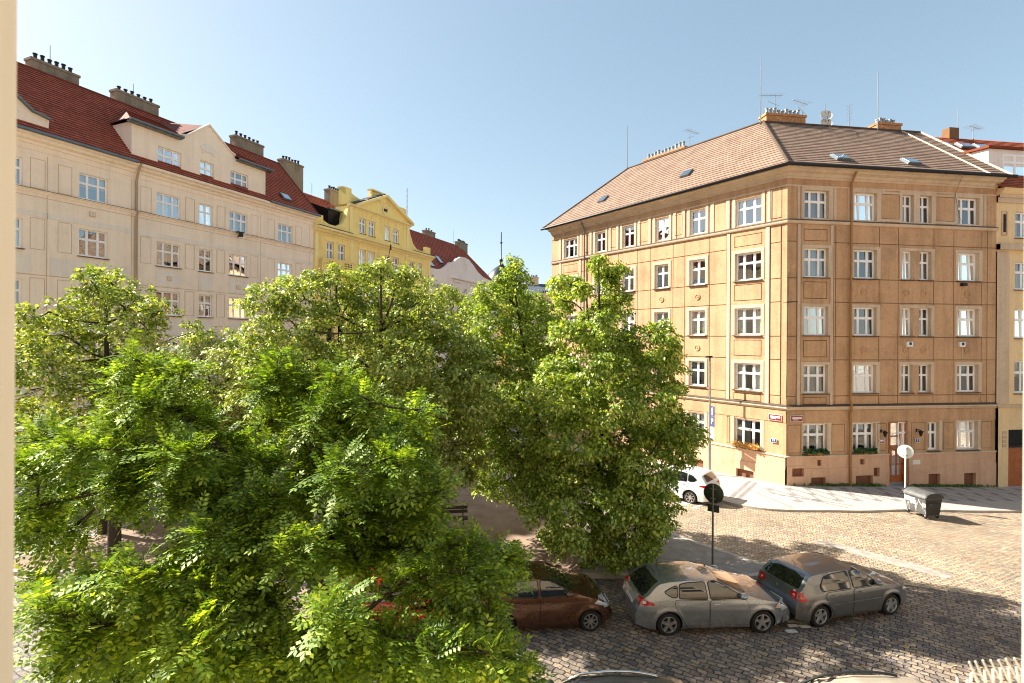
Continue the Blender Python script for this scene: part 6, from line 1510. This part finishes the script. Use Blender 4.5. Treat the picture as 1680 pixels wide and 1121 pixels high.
def broadleaf(name, label, base, fork_h, crowns, seed, mat, leaf=.12, dens=1.0, trunk_r=.2, group=None, bark=BARK, droop=.35, sprm=15, flat=.75, cat='tree', lean=None, spr=.30):
    """crowns: clumps (centre Vector, radius)"""
    rng = np.random.RandomState(seed); t = thing(name, label, cat, base, 0, group); base = Vector(base)
    cen = sum((c for c, r in crowns), Vector())/len(crowns); b = MB()
    topc = max(crowns, key=lambda k: k[0].z)[0]; fork = base+Vector((0, 0, fork_h)); 
    if lean: fork += Vector(lean)
    mid = Vector((fork.x*.5+cen.x*.5, fork.y*.5+cen.y*.5, fork.z*.45+cen.z*.55)); lead = [base+Vector((0, 0, -.3)), base+Vector((0, 0, .25)), base.lerp(fork, .5), fork, mid, mid.lerp(topc, .55), topc]
    b.tube(lead, [trunk_r*1.35, trunk_r*1.05, trunk_r*.9, trunk_r*.8, trunk_r*.5, trunk_r*.25, .02], 10)
    nodes = [fork, fork.lerp(mid, .5), mid, mid.lerp(topc, .3), mid.lerp(topc, .6)]
    leaves, outs = [], []; tree = skeleton(nodes, [c for c, r in crowns], trunk_r*.55)
    for (c, r), (nd, ra, rb) in zip(crowns, tree):
        P = curve(nd, c, .05, rng, 6); n = len(P)
        b.tube(P, [ra+(rb-ra)*i/(n-1) for i in range(n)], 6, cap=False)
        ns = max(8, int(dens*50*r*r/.9+8)); k = unit(rng.normal(0, 1, (ns, 3))); rad = r*(.30+.70*rng.rand(ns, 1)**.45)*(1+.45*(rng.rand(ns, 1) > .86))
        S = k*rad*[1, 1, flat]+np.array(c)
        for i in range(ns):
            if i % 4 == 0:
                a = P[rng.randint(n//2, n)]; q = curve(a, S[i], -.08, rng, 3, .1); b.tube(q, [.010, .008, .006, .004], 3, cap=False)
            m = rng.poisson(sprm*2.5)
            if m == 0: continue
            # a spray: leaves along a few drooping shoots
            dirs = unit(rng.normal(0, 1, (m, 3))*[1, 1, .45]+k[i]*.6); dist = spr*rng.rand(m, 1)**.6
            pts = S[i]+dirs*dist; pts[:, 2] -= (dist[:, 0]**2)*droop*2.2
            leaves.append(pts); outs.append(unit(dirs+k[i]*.7))
    b.build('trunk', bark, t, smooth=60, fix=False)
    C = np.concatenate(leaves); O = np.concatenate(outs)
    quads_mesh('crown', leaf_quads(C, O, leaf, rng, droop), mat, t); return t, len(C)
def cl(lst, Y, seed, jy=1.2):
    """clump list in the photograph's frame -> centres and radii at their distances"""
    r = random.Random(seed); out = []
    for e in lst:
        px, py, rp = e[:3]; y = Y+(e[3] if len(e) > 3 else r.uniform(-jy, jy)); out.append((at(px, py, y), rp*(1.08 if rp > 26 else .95)/FPX*y))
    return out
def fill_back(cr, Y, seed, depth=2.4, k=.5):
    """crowns are round: echo part of the clumps on the far side"""
    r = random.Random(seed); out = list(cr)
    for c, rad in cr:
        if r.random() < k: out.append((c+Vector((r.uniform(-.4, .4), depth*r.uniform(.6, 1.3), r.uniform(-.8, -.1))), rad*.95))
    return out
g_ = lambda h, s: srgb(*h)
LA = leaf_mat('linden_leaf', [(.2, srgb(78, 102, 38)), (.5, srgb(122, 146, 60)), (.8, srgb(206, 210, 122))], (1.6, 1.4, .45, 1), .06)
LB = leaf_mat('pale_maple_leaf', [(.25, srgb(120, 134, 62)), (.5, srgb(164, 172, 92)), (.8, srgb(204, 202, 132))], (1.4, 1.4, .65, 1), .14)
LC = leaf_mat('yellow_green_leaf', [(.25, srgb(78, 102, 36)), (.5, srgb(122, 144, 56)), (.82, srgb(206, 208, 106))], (1.5, 1.35, .45, 1), .06)
LD = leaf_mat('fresh_linden_leaf', [(.2, srgb(74, 102, 32)), (.5, srgb(118, 146, 52)), (.82, srgb(210, 218, 112))], (1.7, 1.5, .4, 1), .05)
LE = leaf_mat('acacia_leaf', [(.15, srgb(58, 84, 28)), (.48, srgb(94, 124, 42)), (.74, srgb(144, 168, 60)), (.93, srgb(212, 218, 92))], (1.8, 1.6, .35, 1), .03)
GT = 'trees of the square'
cnt = {}
T1 = cl([(150, 462, 22), (172, 455, 22), (195, 478, 30), (165, 490, 30), (205, 505, 30), (262, 510, 24), (236, 500, 20), (120, 515, 30), (80, 512, 24), (50, 525, 24), (150, 530, 34), (100, 550, 34), (55, 560, 30), (215, 535, 30), (245, 545, 20), (135, 570, 36), (70, 600, 40), (180, 590, 40), (235, 585, 34), (110, 620, 44), (50, 640, 40), (170, 645, 44), (235, 640, 36), (60, 690, 44), (130, 690, 46), (200, 695, 44), (30, 585, 30)], 16.0, 1, 1.3)
tb = ground_pt(172, 860, .1); tb = Vector((at(190, 540, 16.5).x, 16.5, road_z(0, 16.5)))
_, cnt['T1'] = broadleaf('maple_tree', 'open crowned yellow green maple with its dark leader showing in front of the beige house', tb, 4.5, fill_back(T1, 16, 3, 2.0, .12), 21, LC, .12, .5, .2, GT, BARKD, .2, 13)
T2 = cl([(345, 560, 20), (330, 585, 26), (365, 590, 26), (395, 560, 16), (345, 625, 34), (300, 620, 28), (385, 630, 30), (330, 665, 34), (370, 680, 34), (310, 560, 12), (400, 660, 34), (300, 690, 34), (280, 650, 30), (420, 620, 30)], 21, 2, .9)
tb = Vector((at(350, 600, 21).x, 21, road_z(0, 21)+.1))
_, cnt['T2'] = broadleaf('small_maple_tree', 'small pale leaved tree between the maple and the big linden', tb, 3.6, fill_back(T2, 21, 4), 22, LB, .11, 1.2, .13, GT, BARK, .25, 14)
T3 = cl([(440, 495, 34), (475, 472, 22), (500, 490, 36), (555, 460, 24), (520, 455, 16), (598, 452, 16), (625, 440, 13), (600, 480, 36), (650, 462, 20), (672, 448, 14), (660, 495, 36), (712, 485, 26), (700, 525, 36), (640, 535, 44), (560, 520, 42), (490, 540, 44), (430, 545, 34), (400, 572, 26), (450, 590, 42), (520, 590, 46), (590, 590, 46), (660, 590, 44), (725, 570, 34), (740, 625, 36), (690, 645, 44), (620, 650, 46), (550, 650, 46), (480, 650, 40), (420, 640, 34), (755, 680, 36), (700, 705, 40), (640, 700, 42), (775, 620, 30), (765, 575, 30), (785, 660, 30), (770, 740, 30), (722, 745, 30), (735, 780, 18), (670, 750, 34), (600, 720, 40), (410, 600, 24), (530, 700, 36)], 17.6, 3, 1.4)
tb = Vector((at(610, 700, 18).x, 18.9, road_z(0, 19)+.1))
_, cnt['T3'] = broadleaf('linden_tree', 'broad pale green linden, largest crown in front of the yellow house', tb, 3.4, fill_back(T3, 18, 5, 2.6, .4), 23, LA, .12, 1.0, .24, GT, BARKD, .4, 15)
T4 = cl([(838, 432, 13), (846, 445, 13), (832, 462, 15), (855, 462, 13), (800, 480, 22), (835, 490, 28), (780, 500, 18), (868, 495, 24), (905, 510, 22), (800, 525, 34), (845, 540, 36), (890, 545, 34), (780, 570, 34), (830, 590, 40), (880, 600, 40), (800, 640, 40), (850, 655, 40), (790, 700, 36), (840, 710, 40), (800, 750, 34), (790, 790, 24), (815, 800, 16), (850, 765, 34), (890, 680, 36), (905, 575, 26), (760, 610, 30), (765, 660, 30), (870, 780, 28), (915, 640, 34)], 21.8, 4, 1.3)
tb = ground_pt(912, 893, .1)
_, cnt['T4'] = broadleaf('linden_tree', 'tall linden whose narrow top stands before the dome and the gap between the streets', tb, 3.2, fill_back(T4, 21, 6, 2.2, .35), 24, LD, .12, 1.0, .21, GT, BARKD, .45, 15)
T5 = cl([(982, 430, 10), (995, 446, 12), (1014, 442, 10), (1004, 468, 16), (1022, 495, 16), (938, 464, 14), (918, 462, 9), (955, 474, 9), (1000, 500, 15), (965, 522, 15), (925, 495, 10), (1000, 525, 20), (970, 545, 30), (930, 545, 24), (1020, 560, 28), (1050, 555, 22), (1080, 545, 18), (1092, 562, 15), (1105, 590, 15), (1080, 600, 28), (1035, 605, 36), (985, 600, 38), (930, 605, 34), (905, 640, 34), (955, 655, 42), (1010, 660, 42), (1065, 655, 36), (1100, 640, 22), (1110, 690, 26), (1132, 705, 18), (1070, 705, 38), (1015, 715, 42), (955, 715, 42), (900, 700, 36), (1110, 735, 28), (1132, 728, 12), (1060, 760, 40), (1000, 775, 42), (940, 775, 40), (895, 750, 30), (885, 805, 28), (925, 830, 34), (980, 835, 38), (1035, 820, 38), (1075, 800, 26), (1082, 845, 20), (1040, 870, 28), (985, 885, 28), (940, 885, 24), (915, 890, 14), (1020, 905, 22), (1060, 890, 18), (1036, 930, 13), (1000, 915, 18), (875, 840, 16), (1075, 870, 14), (1085, 815, 24), (1062, 905, 18), (1010, 925, 14), (1090, 850, 20), (860, 800, 18), (970, 925, 16)], 18.2, 5, 1.3)
tb = Vector((at(985, 840, 19).x, 19.8, road_z(3, 20)+.1))
_, cnt['T5'] = broadleaf('linden_tree', 'bright green linden with drooping lower boughs reaching down to the silver car', tb, 2.6, fill_back(T5, 18, 7, 2.4, .35), 25, LD, .125, 1.0, .24, GT, BARKD, .6, 16)
T6 = cl([(738, 480, 12), (748, 500, 16), (728, 510, 16), (760, 520, 18), (735, 540, 20)], 33, 6, .6)
_, cnt['T6'] = broadleaf('small_street_tree', 'distant small tree in front of the white gabled house', Vector((at(742, 500, 33).x, 33, road_z(0, 33))), 6.5, fill_back(T6, 33, 8, 1.5, .6), 26, LA, .12, 1.1, .14, GT, BARK, .3, 14)
T7 = cl([(60, 720, 50), (130, 730, 50), (200, 740, 50), (260, 700, 46), (290, 750, 44), (330, 720, 40), (400, 700, 40), (400, 760, 40), (470, 720, 40), (540, 760, 40), (460, 790, 34)], 22, 7, 1.0)
_, cnt['T7'] = broadleaf('shade_tree', 'dark low tree deep in the square behind the acacia', Vector((at(170, 740, 22).x, 22, road_z(0, 22))), 2.2, fill_back(T7, 22, 9, 2., .4), 27, LA, .11, .9, .2, GT, BARKD, .35, 14)

# ---- the near acacia with feathered leaves
def acacia(label, base, clumps, seed, mat, leaf_len=.25):
    rng = np.random.RandomState(seed); t = thing('acacia_tree', label, 'tree', base, 0); base = Vector(base)
    # template leaf: x along the rachis, y side, z up
    T = []; npair = 6; Lr = 1.0
    for i in range(npair):
        s = .16+.80*i/(npair-1)*.98; z = -.10*s*s; sc = .25*(1-.25*abs(i/(npair-1)-.45))
        for sg in (1, -1):
            d = np.array([.42, sg*.90, -.12]); d /= np.linalg.norm(d); e = np.array([.9, -sg*.42, 0.]); e /= np.linalg.norm(e)
            p = np.array([s*Lr, sg*.006, z]); T += [p, p+d*sc*.5+e*sc*.27, p+d*sc, p+d*sc*.5-e*sc*.27]
    p = np.array([Lr*.97, 0, -.10]); T += [p, p+[.10, .05, 0], p+[.21, 0, -.03], p+[.10, -.05, 0]]
    T += [np.array([0, .006, 0]), np.array([0, -.006, 0]), np.array([.97, -.004, -.09]), np.array([.97, .004, -.09])]
    T = np.array(T); b = MB()
    cen = sum((c for c, r in clumps), Vector())/len(clumps); fork = base+Vector((.15, .1, 4.0)); topc = max(clumps, key=lambda k: k[0].z)[0]
    lead = [base+Vector((0, 0, -.3)), base+Vector((.05, 0, 1.6)), fork, fork.lerp(topc, .5)+Vector((.2, .1, 0)), topc]
    b.tube(lead, [.17, .14, .11, .06, .012], 10); nodes = [base+Vector((.05, 0, 2.4)), fork, fork.lerp(topc, .35)+Vector((.1, 0, 0)), fork.lerp(topc, .6)]
    P_, D_, U_, S_ = [], [], [], []
    tree = skeleton(nodes, [c for c, r in clumps], .06, .009)
    for (c, r), (nd, ra, rb) in zip(clumps, tree):
        Q = curve(nd, c, .03, rng, 6, .08); n = len(Q)
        b.tube(Q, [ra+(rb-ra)*i/(n-1) for i in range(n)], 6, cap=False)
        ns = max(8, int(74*r*r/.36)); k = unit(rng.normal(0, 1, (ns, 3))+[0, 0, .25]); rad = r*(.25+.75*rng.rand(ns, 1)**.5); S = k*rad*[1, 1, .85]+np.array(c)
        for i in range(ns):
            a = Q[rng.randint(n//2, n)]; q = curve(a, S[i], -.04, rng, 3, .08); b.tube(q, [.009, .007, .006, .004], 4, cap=False)
            sd = np.array((q[-1]-q[-2]).normalized())+np.array([0, 0, .25]); sd /= np.linalg.norm(sd)
            m = rng.randint(6, 10); az0 = rng.rand()*6.28
            for j in range(m):   # leaves spiral round the shoot end
                az = az0+j*2.4; ax = unit(np.cross(sd, [0.3, 0.2, 1.])[None])[0]; bx = np.cross(sd, ax)
                d = (ax*math.cos(az)+bx*math.sin(az))*1.0+sd*(.35+.75*j/m)+np.array([0, 0, -.12]); d /= np.linalg.norm(d)
                P_.append(S[i]-sd*.05*(m-j)*.8); D_.append(d); U_.append(np.array([0, 0, 1.])+rng.normal(0, .22, 3)); S_.append(leaf_len*rng.uniform(.65, 1.15))
    b.build('trunk', BARK, t, smooth=60, fix=False)
    P_, D_, U_, S_ = map(np.array, (P_, D_, U_, S_)); Yv = unit(np.cross(U_, D_)); Zv = np.cross(D_, Yv)
    W = P_[:, None, :]+S_[:, None, None]*(T[None, :, 0:1]*D_[:, None]+T[None, :, 1:2]*Yv[:, None]+T[None, :, 2:3]*Zv[:, None]*1.0)
    W[:, :, 2] -= (T[None, :, 0]**2)*S_[:, None]*.12
    quads_mesh('crown', W.reshape(-1, 3), mat, t); return len(P_)
acl = []
r = random.Random(12)
def A(lst, Y0, Y1):
    for px, py, rp in lst: y = r.uniform(Y0, Y1); acl.append((at(px, py, y), rp/FPX*y))
A([(225, 590, 24), (262, 612, 26), (205, 625, 26), (300, 605, 20), (240, 655, 36), (195, 690, 38), (290, 670, 34), (330, 690, 36)], 6.6, 7.8)
A([(455, 592, 18), (478, 612, 24), (440, 630, 28), (500, 640, 34), (560, 610, 22), (568, 645, 30), (530, 670, 38), (460, 680, 40), (610, 660, 30), (640, 690, 30), (690, 672, 20), (680, 710, 30), (590, 700, 40), (520, 720, 42)], 6.8, 8.2)
A([(70, 715, 34), (110, 740, 36), (55, 770, 38), (160, 740, 40), (230, 740, 44), (300, 745, 44), (370, 740, 44), (130, 790, 42), (60, 830, 40), (210, 800, 46), (290, 810, 40), (360, 810, 46), (430, 760, 46), (440, 820, 48), (500, 790, 48), (570, 770, 46), (640, 760, 42), (690, 770, 34), (720, 800, 28), (560, 840, 46), (630, 830, 44), (690, 840, 36)], 6.0, 7.6)
A([(420, 880, 48), (490, 900, 48), (560, 910, 46), (630, 900, 44), (700, 890, 40), (380, 930, 44), (740, 900, 32), (780, 900, 30), (815, 905, 26), (845, 915, 20), (760, 940, 32), (800, 950, 28), (690, 950, 40), (740, 990, 30), (110, 880, 20), (60, 870, 22), (340, 880, 34), (300, 905, 22), (370, 870, 40)], 5.6, 7.0)
A([(150, 960, 44), (210, 940, 44), (280, 960, 50), (350, 985, 50), (430, 990, 52), (90, 1000, 44), (60, 960, 26), (160, 1030, 46), (240, 1030, 52), (320, 1060, 54), (400, 1060, 54), (480, 1060, 52), (560, 1050, 50), (560, 990, 44), (640, 1050, 46), (720, 1060, 44), (790, 1070, 40), (840, 1100, 36), (870, 1115, 30), (650, 1110, 50), (740, 1110, 46), (90, 1080, 26), (200, 1100, 50), (480, 1120, 54), (290, 1120, 54), (800, 1020, 20), (770, 1040, 26)], 4.9, 6.2)
cnt['ac'] = acacia('bright green acacia with feathery leaves just outside the window', (-2.55, 7.3, road_z(0, 7.3)+.1), acl, 31, LE, .33)
print('LEAVES', cnt)

# ================================================================ light, sky, camera
SUN_EL, SAZ = R_(38), (-.94, .342)
w = bpy.data.worlds.new('World'); SC.world = w; w.use_nodes = True; nt = w.node_tree; nt.nodes.clear()
sk = nt.nodes.new('ShaderNodeTexSky'); sk.sky_type = 'NISHITA'; sk.sun_disc = False; sk.sun_elevation = SUN_EL; sk.sun_rotation = math.atan2(SAZ[0], SAZ[1])
sk.altitude = 300; sk.air_density = 1.0; sk.dust_density = 1.2; sk.ozone_density = .9
bg = nt.nodes.new('ShaderNodeBackground'); bg.inputs['Strength'].default_value = .15; ow = nt.nodes.new('ShaderNodeOutputWorld')
hs = nt.nodes.new('ShaderNodeHueSaturation'); hs.inputs['Saturation'].default_value = .62; hs.inputs['Value'].default_value = .1
gm = nt.nodes.new('ShaderNodeGamma'); gm.inputs['Gamma'].default_value = .62
h2_ = nt.nodes.new('ShaderNodeHueSaturation'); h2_.inputs['Value'].default_value = 3.3; h2_.inputs['Saturation'].default_value = 1.85; h2_.inputs['Hue'].default_value = .482
nt.links.new(sk.outputs[0], hs.inputs['Color']); nt.links.new(hs.outputs[0], gm.inputs[0]); nt.links.new(gm.outputs[0], h2_.inputs['Color']); nt.links.new(h2_.outputs[0], bg.inputs[0]); nt.links.new(bg.outputs[0], ow.inputs[0])
sl = bpy.data.lights.new('sun', 'SUN'); sl.energy = 5.0; sl.angle = R_(.5); sl.color = (1, .95, .87); so = bpy.data.objects.new('sun', sl); COL.objects.link(so)
dv = Vector((SAZ[0], SAZ[1], 0)).normalized()*math.cos(SUN_EL)+Vector((0, 0, math.sin(SUN_EL))); so.rotation_euler = dv.to_track_quat('Z', 'Y').to_euler(); so.location = dv*60
cam = bpy.data.cameras.new('camera'); co = bpy.data.objects.new('camera', cam); COL.objects.link(co); SC.camera = co
cam.sensor_width = 36; cam.lens = 36*FPX/1680; co.location = (0, 0, CAMH); co.rotation_euler = (R_(90), -ROLL, 0); cam.shift_y = HOR/1680; cam.clip_start = .05; cam.clip_end = 3000
cam.dof.use_dof = True; cam.dof.focus_distance = 18; cam.dof.aperture_fstop = 7
SC.view_settings.view_transform = 'Standard'; SC.view_settings.look = 'None'; SC.view_settings.exposure = 1.58; SC.view_settings.gamma = 1
SC.cycles.pixel_filter_type = 'BLACKMAN_HARRIS'; SC.cycles.filter_width = 1.1; SC.cycles.max_bounces = 8; SC.cycles.transparent_max_bounces = 12; SC.cycles.diffuse_bounces = 4; SC.cycles.use_denoising = True
SC.cycles.sample_clamp_indirect = 8
